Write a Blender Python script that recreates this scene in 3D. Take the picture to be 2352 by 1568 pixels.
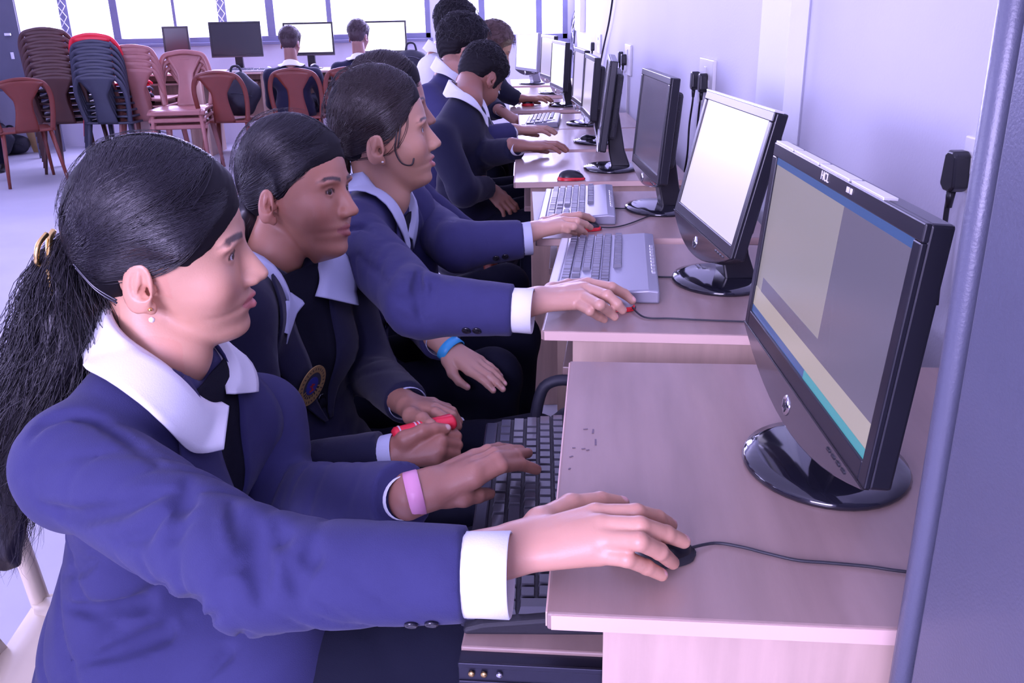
import bpy, math, random
import numpy as np
from mathutils import Vector, Matrix, noise
random.seed(7); RNG = np.random.default_rng(7)
PI = math.pi
for o in list(bpy.data.objects): bpy.data.objects.remove(o)
scene = bpy.context.scene
COL = scene.collection

# ------------------------------------------------------------------ camera
FPX, TH, ROLL, YAW, CZ = 2050.0, math.radians(20.5), math.radians(-1.2), math.radians(0.75), 1.25
f_ = Vector((math.sin(YAW)*math.cos(TH), math.cos(YAW)*math.cos(TH), -math.sin(TH)))
r_ = Vector((math.cos(YAW), -math.sin(YAW), 0)); u_ = r_.cross(f_)
R_ = math.cos(ROLL)*r_ + math.sin(ROLL)*u_
U_ = -math.sin(ROLL)*r_ + math.cos(ROLL)*u_
CAMP = Vector((0, 0, CZ))
cd = bpy.data.cameras.new('camera'); cam = bpy.data.objects.new('camera', cd); COL.objects.link(cam)
cd.sensor_width = 36; cd.lens = FPX/2352*36; cd.clip_start = 0.02; cd.clip_end = 100
M = Matrix((R_, U_, -f_)).transposed().to_4x4(); M.translation = CAMP
cam.matrix_world = M
scene.camera = cam
def ray(px, py): return f_ + R_*((px-1176)/FPX) - U_*((py-784)/FPX)
def at(px, py, Y): r = ray(px, py); return CAMP + r*(Y/r.y)
def atz(px, py, z): r = ray(px, py); return CAMP + r*((z-CZ)/r.z)
def atx(px, py, x): r = ray(px, py); return CAMP + r*(x/r.x)

# ------------------------------------------------------------------ light and exposure
scene.view_settings.view_transform = 'Standard'
scene.view_settings.look = 'None'
scene.view_settings.gamma = 1
scene.view_settings.exposure = 0.0
LC = (0.56, 0.49, 1.0)
w = bpy.data.worlds.new('sky'); scene.world = w; w.use_nodes = True
bg = w.node_tree.nodes['Background']; bg.inputs[0].default_value = (0.66, 0.62, 1.0, 1); bg.inputs[1].default_value = 5.0
def area(name, loc, aim, sx, sy, power, color=LC):
    l = bpy.data.lights.new(name, 'AREA'); l.shape = 'RECTANGLE'; l.size = sx; l.size_y = sy
    l.energy = power; l.color = color
    o = bpy.data.objects.new(name, l); COL.objects.link(o); o.location = loc
    o.rotation_euler = (Vector(aim)-Vector(loc)).to_track_quat('-Z', 'Y').to_euler()
    return o
area('daylight_back_window', (-2.6, 9.55, 1.75), (-2.6, 5, 1.2), 3.9, 1.5, 400)
area('daylight_back_window_small', (0.05, 9.55, 1.75), (0.05, 5, 1.3), 1.3, 1.5, 190)
area('daylight_front_window', (-1.15, -1.75, 1.68), (-0.1, 1.2, .8), 1.5, 1.25, 160, (0.64, 0.54, 1.0))
area('daylight_left_window', (-5.05, 3.2, 1.8), (0, 3.2, .9), 4.2, 1.4, 90)

# ------------------------------------------------------------------ materials
def lin(c):
    return tuple(((x/255)/12.92 if x/255 <= .04045 else ((x/255+.055)/1.055)**2.4) for x in c)
MATS = {}
def mat(name, col, rough=.5, metal=0, spec=.5, var=0.0, vscale=8, bump=0.0, bscale=60, emit=None, estr=0, coat=0, vcol=False, stretch=None, sheen=0, sub=0, aniso=0):
    if name in MATS: return MATS[name]
    m = bpy.data.materials.new(name); m.use_nodes = True; nt = m.node_tree; b = nt.nodes['Principled BSDF']
    b.inputs['Base Color'].default_value = (*col, 1); b.inputs['Roughness'].default_value = rough
    b.inputs['Metallic'].default_value = metal; b.inputs['Specular IOR Level'].default_value = spec
    if coat: b.inputs['Coat Weight'].default_value = coat; b.inputs['Coat Roughness'].default_value = .08
    if sheen: b.inputs['Sheen Weight'].default_value = sheen; b.inputs['Sheen Roughness'].default_value = .5
    if aniso: b.inputs['Anisotropic'].default_value = aniso
    if sub:
        b.inputs['Subsurface Weight'].default_value = sub; b.inputs['Subsurface Radius'].default_value = (1, .35, .2); b.inputs['Subsurface Scale'].default_value = .006
    if emit: b.inputs['Emission Color'].default_value = (*emit, 1); b.inputs['Emission Strength'].default_value = estr
    tc = nt.nodes.new('ShaderNodeTexCoord')
    src = tc.outputs['Object']
    if stretch:
        mp = nt.nodes.new('ShaderNodeMapping'); mp.inputs['Scale'].default_value = stretch
        nt.links.new(src, mp.inputs[0]); src = mp.outputs[0]
    csock = None
    if vcol:
        a = nt.nodes.new('ShaderNodeAttribute'); a.attribute_name = 'col'; csock = a.outputs['Color']
        nt.links.new(csock, b.inputs['Base Color'])
    if var:
        n = nt.nodes.new('ShaderNodeTexNoise'); n.inputs['Scale'].default_value = vscale; n.inputs['Detail'].default_value = 5
        nt.links.new(src, n.inputs['Vector'])
        mx = nt.nodes.new('ShaderNodeMix'); mx.data_type = 'RGBA'; mx.blend_type = 'MULTIPLY'; mx.inputs['Factor'].default_value = 1
        mr = nt.nodes.new('ShaderNodeMapRange'); mr.inputs['From Min'].default_value = .3; mr.inputs['From Max'].default_value = .7
        mr.inputs['To Min'].default_value = 1-var; mr.inputs['To Max'].default_value = 1+var*.4
        nt.links.new(n.outputs['Fac'], mr.inputs['Value'])
        cb = nt.nodes.new('ShaderNodeCombineColor')
        for i in range(3): nt.links.new(mr.outputs[0], cb.inputs[i])
        if csock: nt.links.new(csock, mx.inputs['A'])
        else: mx.inputs['A'].default_value = (*col, 1)
        nt.links.new(cb.outputs[0], mx.inputs['B']); nt.links.new(mx.outputs['Result'], b.inputs['Base Color'])
    if bump:
        n2 = nt.nodes.new('ShaderNodeTexNoise'); n2.inputs['Scale'].default_value = bscale; n2.inputs['Detail'].default_value = 4
        nt.links.new(src, n2.inputs['Vector'])
        bp = nt.nodes.new('ShaderNodeBump'); bp.inputs['Strength'].default_value = bump; bp.inputs['Distance'].default_value = .002
        nt.links.new(n2.outputs['Fac'], bp.inputs['Height']); nt.links.new(bp.outputs[0], b.inputs['Normal'])
    MATS[name] = m; return m

m_wall = mat('wall_paint', (.70, .70, .80), .75, var=.05, vscale=1.3, bump=.25, bscale=140)
m_pil = mat('pilaster_paint', (.84, .88, .92), .7, bump=.15, bscale=140)
m_floor = mat('floor_tile', (.50, .50, .56), .45, var=.10, vscale=2.2, bump=.03)
m_ceil = mat('ceiling_paint', (.8, .8, .8), .9, bump=.1)
m_wframe = mat('window_frame_metal', (.22, .22, .34), .5, var=.1)
m_wood = mat('beech_laminate', (.36, .25, .215), .42, var=.16, vscale=3.0, bump=.05, stretch=(8, 1.0, 8), coat=.12)
m_woodedge = mat('beech_edge_band', (.78, .55, .47), .5, var=.08, vscale=3, stretch=(1.2, 12, 3))
m_woodside = mat('beech_side_panel', (.60, .43, .34), .5, var=.18, vscale=4, bump=.04, stretch=(9, 9, .9))
m_black = mat('black_plastic', (.012, .012, .018), .32, var=.2)
m_blackmat = mat('matte_black_plastic', (.02, .02, .028), .55, bump=.1, bscale=400)
m_gloss = mat('gloss_black_plastic', (.012, .012, .02), .08, coat=.6)
m_silver = mat('silver_plastic', (.42, .42, .46), .3, metal=.35)
m_chin = mat('pewter_gloss_plastic', (.06, .05, .055), .16, coat=.4)
m_chrome = mat('chrome', (.75, .75, .78), .12, metal=1)
m_steel = mat('painted_steel', (.095, .10, .145), .38, bump=.16, bscale=420, var=.06, coat=.1)
m_rail = mat('dark_steel_rail', (.03, .03, .05), .35, metal=.6)
m_trim = mat('polished_silver_trim', (.9, .9, .92), .35, metal=.5)
m_brass = mat('brass', (.8, .55, .22), .25, metal=1)
m_gold = mat('gold', (.95, .66, .25), .2, metal=1)
m_white = mat('white_plastic', (.8, .8, .8), .4)
m_whitetxt = mat('white_print', (.75, .75, .75), .6)
m_red = mat('red_plastic', (.75, .02, .03), .35)
m_skirt = mat('key_grey', (.05, .05, .065), .25, coat=.5)
m_keysil = mat('key_silver_grey', (.12, .12, .16), .4)
m_kbsil = mat('keyboard_silver_case', (.30, .30, .36), .35, metal=.3)
m_off = mat('screen_dark_glass', (.018, .018, .022), .22, spec=.6)

# ------------------------------------------------------------------ mesh helpers
def tag(o, label=None, cat=None, group=None, kind=None):
    if label: o['label'] = label
    if cat: o['category'] = cat
    if group: o['group'] = group
    if kind: o['kind'] = kind
    return o
def empty(name, loc=(0, 0, 0), rz=0.0, label=None, cat=None, group=None):
    o = bpy.data.objects.new(name, None); COL.objects.link(o)
    o.location = loc; o.rotation_euler = (0, 0, rz); o.empty_display_size = .05
    tag(o, label, cat, group); return o
def localM(o):
    M = Matrix.LocRotScale(o.location, o.rotation_euler, o.scale)
    return (localM(o.parent) @ M) if o.parent else M
def link(name, me, m=None, parent=None, world=False, smooth=False):
    o = bpy.data.objects.new(name, me); COL.objects.link(o)
    if m is not None:
        for mm in (m if isinstance(m, (list, tuple)) else [m]): me.materials.append(mm)
    if parent is not None:
        o.parent = parent
        if world: me.transform(localM(parent).inverted())
    elif not world and False: pass
    if smooth:
        me.polygons.foreach_set('use_smooth', [True]*len(me.polygons))
    me.update()
    return o
class MB:
    def __init__(s): s.v = []; s.f = []; s.mi = []
    def add(s, vs, fs, mi=0):
        b = len(s.v); s.v += [tuple(v) for v in vs]; s.f += [tuple(b+i for i in f) for f in fs]; s.mi += [mi]*len(fs); return s
    def box(s, lo, hi, mi=0, R=None, c=None):
        x0, y0, z0 = lo; x1, y1, z1 = hi
        vs = [Vector(p) for p in ((x0,y0,z0),(x1,y0,z0),(x1,y1,z0),(x0,y1,z0),(x0,y0,z1),(x1,y0,z1),(x1,y1,z1),(x0,y1,z1))]
        if R is not None: vs = [R @ v for v in vs]
        if c is not None: vs = [v+Vector(c) for v in vs]
        return s.add(vs, [(0,3,2,1),(4,5,6,7),(0,1,5,4),(1,2,6,5),(2,3,7,6),(3,0,4,7)], mi)
    def tube(s, pts, rad, n=10, mi=0, cap=True, flat=1.0, up=None):
        pts = [Vector(p) for p in pts]; K = len(pts)
        if not hasattr(rad, '__len__'): rad = [rad]*K
        vs = []; prev = None
        for i, p in enumerate(pts):
            t = (pts[min(i+1, K-1)]-pts[max(i-1, 0)]).normalized()
            if prev is None:
                a = Vector(up) if up else (Vector((0, 0, 1)) if abs(t.z) < .9 else Vector((1, 0, 0)))
            else: a = prev
            nrm = (a - t*a.dot(t)).normalized(); prev = nrm; bn = t.cross(nrm)
            for k in range(n):
                an = 2*PI*k/n; vs.append(p + nrm*math.cos(an)*rad[i]*flat + bn*math.sin(an)*rad[i])
        fs = [(i*n+k, i*n+(k+1) % n, (i+1)*n+(k+1) % n, (i+1)*n+k) for i in range(K-1) for k in range(n)]
        if cap: fs += [tuple(range(n-1, -1, -1)), tuple((K-1)*n+k for k in range(n))]
        return s.add(vs, fs, mi)
    def lathe(s, prof, n=32, c=(0, 0, 0), sx=1, sy=1, mi=0):
        vs = []; K = len(prof)
        for r, z in prof:
            for k in range(n):
                a = 2*PI*k/n; vs.append((c[0]+r*math.cos(a)*sx, c[1]+r*math.sin(a)*sy, c[2]+z))
        fs = [(i*n+k, i*n+(k+1) % n, (i+1)*n+(k+1) % n, (i+1)*n+k) for i in range(K-1) for k in range(n)]
        fs += [tuple(range(n-1, -1, -1)), tuple((K-1)*n+k for k in range(n))]
        return s.add(vs, fs, mi)
    def prism(s, poly, d0, d1, axis='y', mi=0):
        n = len(poly)
        def mk(a, b, d): return {'y': (a, d, b), 'x': (d, a, b), 'z': (a, b, d)}[axis]
        vs = [mk(a, b, d0) for a, b in poly]+[mk(a, b, d1) for a, b in poly]
        fs = [tuple(range(n)), tuple(range(2*n-1, n-1, -1))]+[(i, n+i, n+(i+1) % n, (i+1) % n) for i in range(n)]
        return s.add(vs, fs, mi)
    def build(s, name, m, parent=None, smooth=False, bevel=0, world=False, seg=2):
        me = bpy.data.meshes.new(name); me.from_pydata(s.v, [], s.f)
        o = link(name, me, m, parent, world, smooth)
        me.polygons.foreach_set('material_index', s.mi)
        if bevel:
            bm = o.modifiers.new('bevel', 'BEVEL'); bm.width = bevel; bm.segments = seg; bm.limit_method = 'ANGLE'; bm.angle_limit = .6
        return o
def children(o): return [c for c in bpy.data.objects if c.parent == o]
KIDS = {}
def copy_tree(o, parent=None):
    c = o.copy(); COL.objects.link(c)
    if parent is not None: c.parent = parent
    for ch in [x for x in list(COL.objects) if x.parent == o]: copy_tree(ch, c)
    return c
def smooth_path(pts, n=8):
    pts = [Vector(p) for p in pts]; P = [pts[0]]+pts+[pts[-1]]; out = []
    for i in range(1, len(P)-2):
        for k in range(n):
            t = k/n; a, b, c, d = P[i-1], P[i], P[i+1], P[i+2]
            out.append(.5*((2*b)+(c-a)*t+(2*a-5*b+4*c-d)*t*t+(3*b-a-3*c+d)*t**3))
    out.append(pts[-1]); return out
def text_mesh(name, body, size, m, parent, loc, rot, depth=.0004):
    cu = bpy.data.curves.new(name, 'FONT'); cu.body = body; cu.size = size; cu.align_x = 'CENTER'; cu.align_y = 'CENTER'; cu.extrude = depth
    t = bpy.data.objects.new(name, cu); COL.objects.link(t)
    me = bpy.data.meshes.new_from_object(t.evaluated_get(bpy.context.evaluated_depsgraph_get()))
    bpy.data.objects.remove(t)
    me.transform(Matrix.LocRotScale(Vector(loc), rot, None)); me.materials.clear()
    return link(name, me, m, parent)

# ------------------------------------------------------------------ room
WX = .70; YB = 9.4; XL = -5.2; YF = -2.0; ZC = 3.0
def struct(mb, name, m, **k):
    o = mb.build(name, m, **k); o['kind'] = 'structure'; return o
struct(MB().box((XL-.2, YF-.2, -.1), (1.2, YB+.2, 0)), 'floor', m_floor)
struct(MB().box((XL-.2, YF-.2, ZC), (1.2, YB+.2, ZC+.1)), 'ceiling', m_ceil)
wr = MB().box((WX, 2.19, 0), (WX+.3, 6.75, ZC)).box((WX+.035, YF-.2, 0), (WX+.3, 2.19, ZC)).box((WX+.11, 6.75, 0), (WX+.3, YB, ZC))
struct(wr, 'wall_right', m_wall)
struct(MB().box((WX-.012, 2.182, 0), (WX+.03, 2.42, ZC)), 'trim_1', m_pil)
# back wall with two window openings
w1 = (-4.66, -.62, .985, 2.45); w2 = (-.42, .74, .95, 2.45)
wb = MB().box((XL, YB, 0), (1.0, YB+.2, .95)).box((XL, YB, 2.45), (1.0, YB+.2, ZC)).box((XL, YB, .95), (w1[0], YB+.2, 2.45)).box((w1[1], YB, .95), (w2[0], YB+.2, 2.45)).box((w2[1], YB, .95), (1.0, YB+.2, 2.45)).box((w1[0], YB, .95), (w1[1], YB+.2, .985))
struct(wb, 'wall_back', m_wall)
wl = MB().box((XL-.2, YF, 0), (XL, YB+.2, .95)).box((XL-.2, YF, 2.5), (XL, YB+.2, ZC)).box((XL-.2, YF, .95), (XL, 1.0, 2.5)).box((XL-.2, 5.4, .95), (XL, YB+.2, 2.5))
struct(wl, 'wall_left', m_wall)
fw = (-1.95, -.35, 1.02, 2.35)
wf = MB().box((XL, YF-.2, 0), (1.0, YF, fw[2])).box((XL, YF-.2, fw[3]), (1.0, YF, ZC)).box((XL, YF-.2, fw[2]), (fw[0], YF, fw[3])).box((fw[1], YF-.2, fw[2]), (1.0, YF, fw[3]))
struct(wf, 'wall_front', m_wall)
def glass():
    if 'window_glass' in MATS: return MATS['window_glass']
    m = bpy.data.materials.new('window_glass'); m.use_nodes = True; nt = m.node_tree; nt.nodes.clear()
    o = nt.nodes.new('ShaderNodeOutputMaterial'); mx = nt.nodes.new('ShaderNodeMixShader'); tr = nt.nodes.new('ShaderNodeBsdfTransparent'); gl = nt.nodes.new('ShaderNodeBsdfGlossy')
    gl.inputs['Roughness'].default_value = .02; mx.inputs[0].default_value = .05; tr.inputs[0].default_value = (.97, .98, 1, 1)
    nt.links.new(tr.outputs[0], mx.inputs[1]); nt.links.new(gl.outputs[0], mx.inputs[2]); nt.links.new(mx.outputs[0], o.inputs[0])
    MATS['window_glass'] = m; return m
def window(name, a, b, z0, z1, mull, axis='y', plane=YB, thick=(.045, .05)):
    root = empty(name); root['kind'] = 'structure'
    def bx(mb, u0, u1, zz0, zz1, d0=-.01, d1=.06):
        if axis == 'y': mb.box((u0, plane+d0, zz0), (u1, plane+d1, zz1))
        else: mb.box((plane+d0, u0, zz0), (plane+d1, u1, zz1))
    fr = MB(); t = .05
    bx(fr, a, a+t, z0, z1); bx(fr, b-t, b, z0, z1); bx(fr, a, b, z0, z0+t); bx(fr, a, b, z1-t, z1)
    fr.build('window_frame', m_wframe, root, bevel=.004)
    for (u, wd) in mull:
        mm = MB(); bx(mm, u-wd/2, u+wd/2, z0+t, z1-t, -.005, .05); mm.build('mullion', m_wframe, root, bevel=.003)
    us = [a+t]+[u for u, _ in mull]+[b-t]
    for i in range(len(us)-1):
        p = MB(); bx(p, us[i], us[i+1], z0+t, z1-t, .02, .026); p.build('pane', glass(), root)
    sl = MB(); bx(sl, a-.02, b+.02, z0-.03, z0, -.05, .0); sl.build('window_sill', m_wframe, root, bevel=.004)
    return root
def ux(px): return at(px, 50, YB).x
window('window_1', w1[0], w1[1], w1[2], w1[3], [(ux(150), .09), (ux(265), .075), (ux(402), .03), (ux(512), .085), (ux(622), .08), (ux(757), .05)])
window('window_2', w2[0], w2[1], w2[2], w2[3], [(ux(1107), .06), (ux(1238), .06)])
window('window_3', fw[0], fw[1], fw[2], fw[3], [(-1.15, .05)], plane=YF-.12)
window('window_4', 1.0, 5.4, .95, 2.5, [(2.1, .05), (3.2, .05), (4.3, .05)], axis='x', plane=XL-.12)
# lattice of the grille seen through the mullion shadow
for px in (150, 512):
    g = MB(); x = ux(px)
    for s in (-1, 1):
        pts = [(x+s*(.035 if k % 2 else -.035), YB-.03, 1.05+.1*k) for k in range(14)]
        g.tube(pts, .005, 5)
    o = g.build('window_grille', m_white); tag(o, 'zigzag collapsible grille folded against the %s window post' % ('left' if px == 150 else 'middle'), 'grille')

# ------------------------------------------------------------------ steel cupboard in the foreground (stands against the right wall, doors face the room)
e0 = at(2196, 523, .575); cx = e0.x
t = empty('steel_cupboard', (cx, .10, 0), 0, 'tall blue-grey painted steel cupboard at the right edge, nearest the desks', 'cupboard')
WC = WX+.03-cx
MB().box((.014, -.45, .06), (WC, .475, 1.95)).build('cabinet_body', m_steel, t, bevel=.006)
MB().tube([(.010, .466, .06), (.010, .466, 1.95)], .010, 14).build('rolled_edge', m_steel, t, smooth=True)
MB().box((.0, -.02, .09), (.016, .440, 1.92)).build('door', m_steel, t, bevel=.005)
MB().box((.0, -.43, .09), (.016, -.026, 1.92)).build('door', m_steel, t, bevel=.005)
MB().box((.02, -.43, 0), (WC-.02, .45, .06)).build('plinth', m_rail, t, bevel=.003)

# ------------------------------------------------------------------ desks
def make_desk(w=.60, d=.56, tray_out=None, rail=False):
    """local: x = depth (0 at the sitter's edge, +x to the wall), y = width (0 near, +w far)"""
    t = empty('computer_desk')
    MB().box((.0, 0, .732), (d, w, .75), 0).build('desktop', m_wood, t, bevel=.0025)
    e = MB().box((.004, -.0012, .7335), (d-.004, .0004, .7485)).box((-.0012, .004, .7335), (.0004, w-.004, .7485)); e.build('edge_band', m_woodedge, t)
    MB().box((.05, .012, 0), (d-.02, .03, .732)).build('side_panel', m_woodside, t, bevel=.001)
    MB().box((.05, w-.03, 0), (d-.02, w-.012, .732)).build('side_panel', m_woodside, t, bevel=.001)
    MB().box((d-.06, .03, .30), (d-.045, w-.03, .732)).build('back_panel', m_woodside, t)
    to = tray_out if tray_out is not None else .02
    tr = MB().box((-to, .055, .648), (.34, w-.055, .664)).build('keyboard_tray', m_wood, t, bevel=.002)
    if rail:
        r = MB().box((-to, .036, .640), (.34, .055, .660)).box((-to, .034, .656), (.34, .037, .662)).box((-to, .034, .636), (.34, .037, .641))
        ro = r.build('slide_rail', m_rail, t, bevel=.001)
        for k, x in enumerate((.013, .025, .040, .150)):
            MB().lathe([(0, 0), (.0035, .0005), (.0030, .0022), (0, .003)], 10, (0, 0, 0)).build('screw', m_brass if k != 2 else m_chrome, t, smooth=True)
            o = COL.objects[-1]; o.location = (-to+x, .0345, .650); o.rotation_euler = (PI/2, 0, 0)
    return t
def place(t, nl, phi, label, group=None, cat='desk'):
    t.location = (nl[0], nl[1], 0); t.rotation_euler = (0, 0, -math.radians(phi)); tag(t, label, cat, group)
GD = 'computer desks along the right wall'
desk_spots = [  # near left corner, rotation, width
    ((.034, .652), 6.6), ((.068, 1.385), 8.0), ((.085, 2.010), 4.5), ((.052, 2.72), 2.0), ((.080, 3.37), 1.5), ((.105, 3.97), 1.0), ((.075, 4.75), 1.0), ((.095, 5.55), 0.5), ((.12, 6.3), 0)]
DL = ['beech computer desk nearest the camera with its keyboard tray pulled out', 'beech computer desk second from the camera, holding a silver keyboard and mouse',
      'beech computer desk third from the camera, under the keyboard with sunlit paper', 'beech computer desk fourth from the camera, red mouse at its near edge', 'beech computer desk fifth from the camera, under a reaching brown hand',
      'beech computer desk sixth from the camera, with a bright keyboard', 'beech computer desk seventh from the camera, black and red mouse on it', 'beech computer desk eighth from the camera, glaring white top', 'beech computer desk farthest along the right wall']
d1 = make_desk(.60, .575, .088, True); place(d1, *desk_spots[0], DL[0], GD)
d2 = make_desk(.585, .54, -.03); place(d2, *desk_spots[1], DL[1], GD)
for i, (nl, ph) in enumerate(desk_spots[2:]):
    d = copy_tree(d2); place(d, nl, ph, DL[2+i], GD)
    if i == 0: d.scale = (1, .95, 1)
# marks on desk 1
mk = MB()
for (px, py, l, a) in ((1362, 990, .012, 80), (1368, 1015, .016, 84), (1318, 1028, .004, 0), (1340, 1030, .005, 10), (1350, 1033, .004, 20), (1312, 1048, .005, 30), (1308, 1076, .004, 60), (1345, 985, .006, 10)):
    p = atz(px, py, .7504); R = Matrix.Rotation(math.radians(a), 3, 'Z'); MB().box((-l/2, -.0011, 0), (l/2, .0011, .0002), R=R, c=p).build('ink_mark', mat('ink', (.16, .11, .14), .6), d1, world=True)

# ------------------------------------------------------------------ monitors
m_scr1 = mat('screen_lit_grey', (.10, .10, .10), .25, emit=(.30, .26, .25), estr=.75)
m_scr_pale = mat('screen_lit_beige', (.12, .12, .11), .25, emit=(.38, .32, .27), estr=.85)
m_scr_mid = mat('screen_lit_slate', (.06, .06, .07), .25, emit=(.13, .11, .165), estr=.75)
m_scr_blue = mat('screen_lit_blue', (.02, .03, .06), .25, emit=(.05, .11, .32), estr=.8)
m_scr_teal = mat('screen_lit_teal', (.02, .04, .05), .25, emit=(.06, .33, .42), estr=.9)
m_scr_lav = mat('screen_lit_lavender', (.10, .10, .12), .2, emit=(.50, .44, .62), estr=.85)
m_scr_dim = mat('screen_dim_violet', (.05, .045, .06), .2, emit=(.07, .06, .11), estr=.9)  # faint glow replaces the reflection on a switched-off screen
m_scr_white = mat('screen_lit_white', (.3, .3, .3), .3, emit=(.95, .92, 1), estr=1.5)
m_vent = mat('vent_black', (.02, .02, .025), .5, bump=.8, bscale=250)
def make_monitor(W=.45, H=.235, chin=.035, tilt=6, zb=.095, screen=None, screen_spec=None, body=None, chinm=None, logo=True, base_r=.092, curved=True, topm=None, yo=.042):
    """local: screen faces -y, x = width, base centre at origin on the desk surface"""
    body = body or m_black; t = empty('computer_monitor')
    b = MB().lathe([(0, 0), (base_r*.98, 0), (base_r, .004), (base_r*.97, .009), (base_r*.80, .0125), (.02, .016), (0, .016)], 40, sx=1.12, sy=1.0)
    b.build('base', m_gloss, t, smooth=True)
    nk = MB().prism([(.0, .012), (.06, .012), (.042, .06), (.026-yo*.2, .20), (-.008-yo*.2, .20), (-.01, .06)], -.034, .034, 'x')
    nk.build('neck', body, t, bevel=.004)
    T = Matrix.Translation((0, -yo, zb)) @ Matrix.Rotation(math.radians(-tilt), 4, 'X')
    def fin(o): o.matrix_local = T; return o
    # frame: box ring with a chin that bulges downward
    n = 14; outline = [(-W/2, H), (W/2, H)]
    def chz(u): return -chin*(1-(2*u-1)**2) if curved else -chin
    bot = [(W/2-W*k/n, chz(k/n)) for k in range(n+1)]
    fb = .016; bz = .020 if curved else .018
    # front ring
    bd = MB().prism(outline+bot, .0, .021, 'y')
    fr = fin(bd.build('back_shell', body, t, bevel=.003))
    ring = MB()
    ring.box((-W/2, -.004, H-fb), (W/2, .002, H)); ring.box((-W/2, -.004, 0), (-W/2+fb, .002, H-fb)); ring.box((W/2-fb, -.004, 0), (W/2, .002, H-fb)); ring.box((-W/2+fb, -.004, 0), (W/2-fb, .002, bz))
    fin(ring.build('bezel', topm or body, t, bevel=.0015))
    ch = MB().prism([(W/2, 0.0), (-W/2, 0.0)]+[(a, b) for a, b in reversed(bot)], -.006, .001, 'y')
    fin(ch.build('chin', chinm or m_chin, t, bevel=.0015))
    sx0, sx1, sz0, sz1 = -W/2+fb, W/2-fb, bz, H-fb
    sc = MB(); sc.box((sx0, -.0008, sz0), (sx1, .001, sz1))
    mats = [screen or m_off]
    if screen_spec:
        for (u0, u1, v0, v1, mm) in screen_spec:
            if mm not in mats: mats.append(mm)
            sc.box((sx0+(sx1-sx0)*u0, -.0012-.0001*len(mats), sz0+(sz1-sz0)*v0), (sx0+(sx1-sx0)*u1, -.0009, sz0+(sz1-sz0)*v1), mats.index(mm))
    fin(sc.build('screen', mats, t))
    hump = MB(); hump.prism([(-W*.36, .03), (W*.36, .03), (W*.36, H*.86), (-W*.36, H*.86)], .019, .046, 'y')
    fin(hump.build('back_cover', m_vent, t, bevel=.010, seg=3))
    if logo:
        lg = MB().lathe([(0, 0), (.0125, 0), (.0118, .0014), (0, .0018)], 24)
        o = lg.build('badge', m_chrome, t, smooth=True); o.matrix_local = T @ Matrix.Translation((0, -.0058, -chin*.50)) @ Matrix.Rotation(PI/2, 4, 'X') @ Matrix.Diagonal((1, .95, 1, 1))
        tx = text_mesh('badge_text', 'hp', .014, m_blackmat, t, (0, 0, 0), Matrix.Identity(3))
        tx.matrix_local = T @ Matrix.Translation((0, -.0079, -chin*.50)) @ Matrix.Rotation(PI/2, 4, 'X')
    bt = MB()
    for k in range(4): bt.box((W*.30+k*.014, -.0075, -.007+.0016*0), (W*.30+k*.014+.009, -.005, -.004))
    fin(bt.build('buttons', body, t, bevel=.0005))
    return t
def set_mon(t, x, y, rz, label, group='monitors along the right wall', z=.75, cat='monitor'):
    t.location = (x, y, z); t.rotation_euler = (0, 0, math.radians(rz)); tag(t, label, cat, group)
spec1 = [(0, 1, .05, .17, m_scr_pale), (.60, 1, .17, .955, m_scr_mid), (.06, .60, .17, .26, m_scr_mid), (0, 1, .955, 1, m_scr_blue), (0, .55, 0, .045, m_scr_blue), (.55, 1, 0, .045, m_scr_teal)]
M1 = make_monitor(.452, .238, .045, 5, .098, m_scr1, spec1); set_mon(M1, .368, .905, -92, 'black widescreen monitor nearest the camera, beige window on screen')
# chrome pieces and print on its top edge
T1 = M1.matrix_basis if False else None
tp = MB()
for a, b in ((-.222, -.150), (-.142, -.052), (-.044, .045), (.053, .135)): tp.box((a, -.0035, .2375), (b, .010, .2405))
o = tp.build('top_trim', m_trim, M1, bevel=.0006); TL = Matrix.Translation((0, -.042, .098)) @ Matrix.Rotation(math.radians(-5), 4, 'X'); o.matrix_local = TL
for body_, sz, x in (('HCL', .013, -.02), ('IIII III', .008, .055)):
    tx = text_mesh('printed_label', body_, sz, m_whitetxt, M1, (0, 0, 0), Matrix.Identity(3)); tx.matrix_local = TL @ Matrix.Translation((x, -.0046, .2305)) @ Matrix.Rotation(PI/2, 4, 'X')
m_bezsil = mat('bezel_pewter', (.25, .25, .30), .25, metal=.4)
M2 = make_monitor(.40, .245, .045, 13, .098, mat('screen_reflection_glow', (.2, .2, .2), .3, emit=(.66, .58, .78), estr=.9), None); set_mon(M2, .424, 1.64, -87.5, 'black monitor second from the camera with a pale screen, window reflection put in as glow')  # even screen glow stands in for the window reflected in it
o = MB().box((-.2, -.0045, .2445), (.2, .012, .2475)).build('top_trim', m_trim, M2); o.matrix_local = Matrix.Translation((0, -.042, .098)) @ Matrix.Rotation(math.radians(-13), 4, 'X')
M3 = make_monitor(.37, .245, .03, 5, .098, m_scr_dim, None); set_mon(M3, .424, 2.30, -89, 'dark-screened black monitor third from the camera')
M4 = make_monitor(.40, .265, .02, 7, .085, m_off, None, logo=False); set_mon(M4, .375, 2.93, -96, 'black monitor fourth from the camera, turned nearly edge-on')
M5 = make_monitor(.36, .225, .025, 4, .10, m_scr_lav, None); set_mon(M5, .395, 3.55, -90, 'black monitor fifth from the camera, mostly behind the edge-on one')
M6 = make_monitor(.36, .235, .03, 3, .09, m_scr_lav, None); set_mon(M6, .41, 4.12, -88, 'black monitor sixth from the camera, silvery screen')
M7 = make_monitor(.42, .24, .03, 3, .09, m_scr_white, None); set_mon(M7, .375, 4.95, -84, 'black monitor seventh from the camera, glowing white screen')
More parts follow.
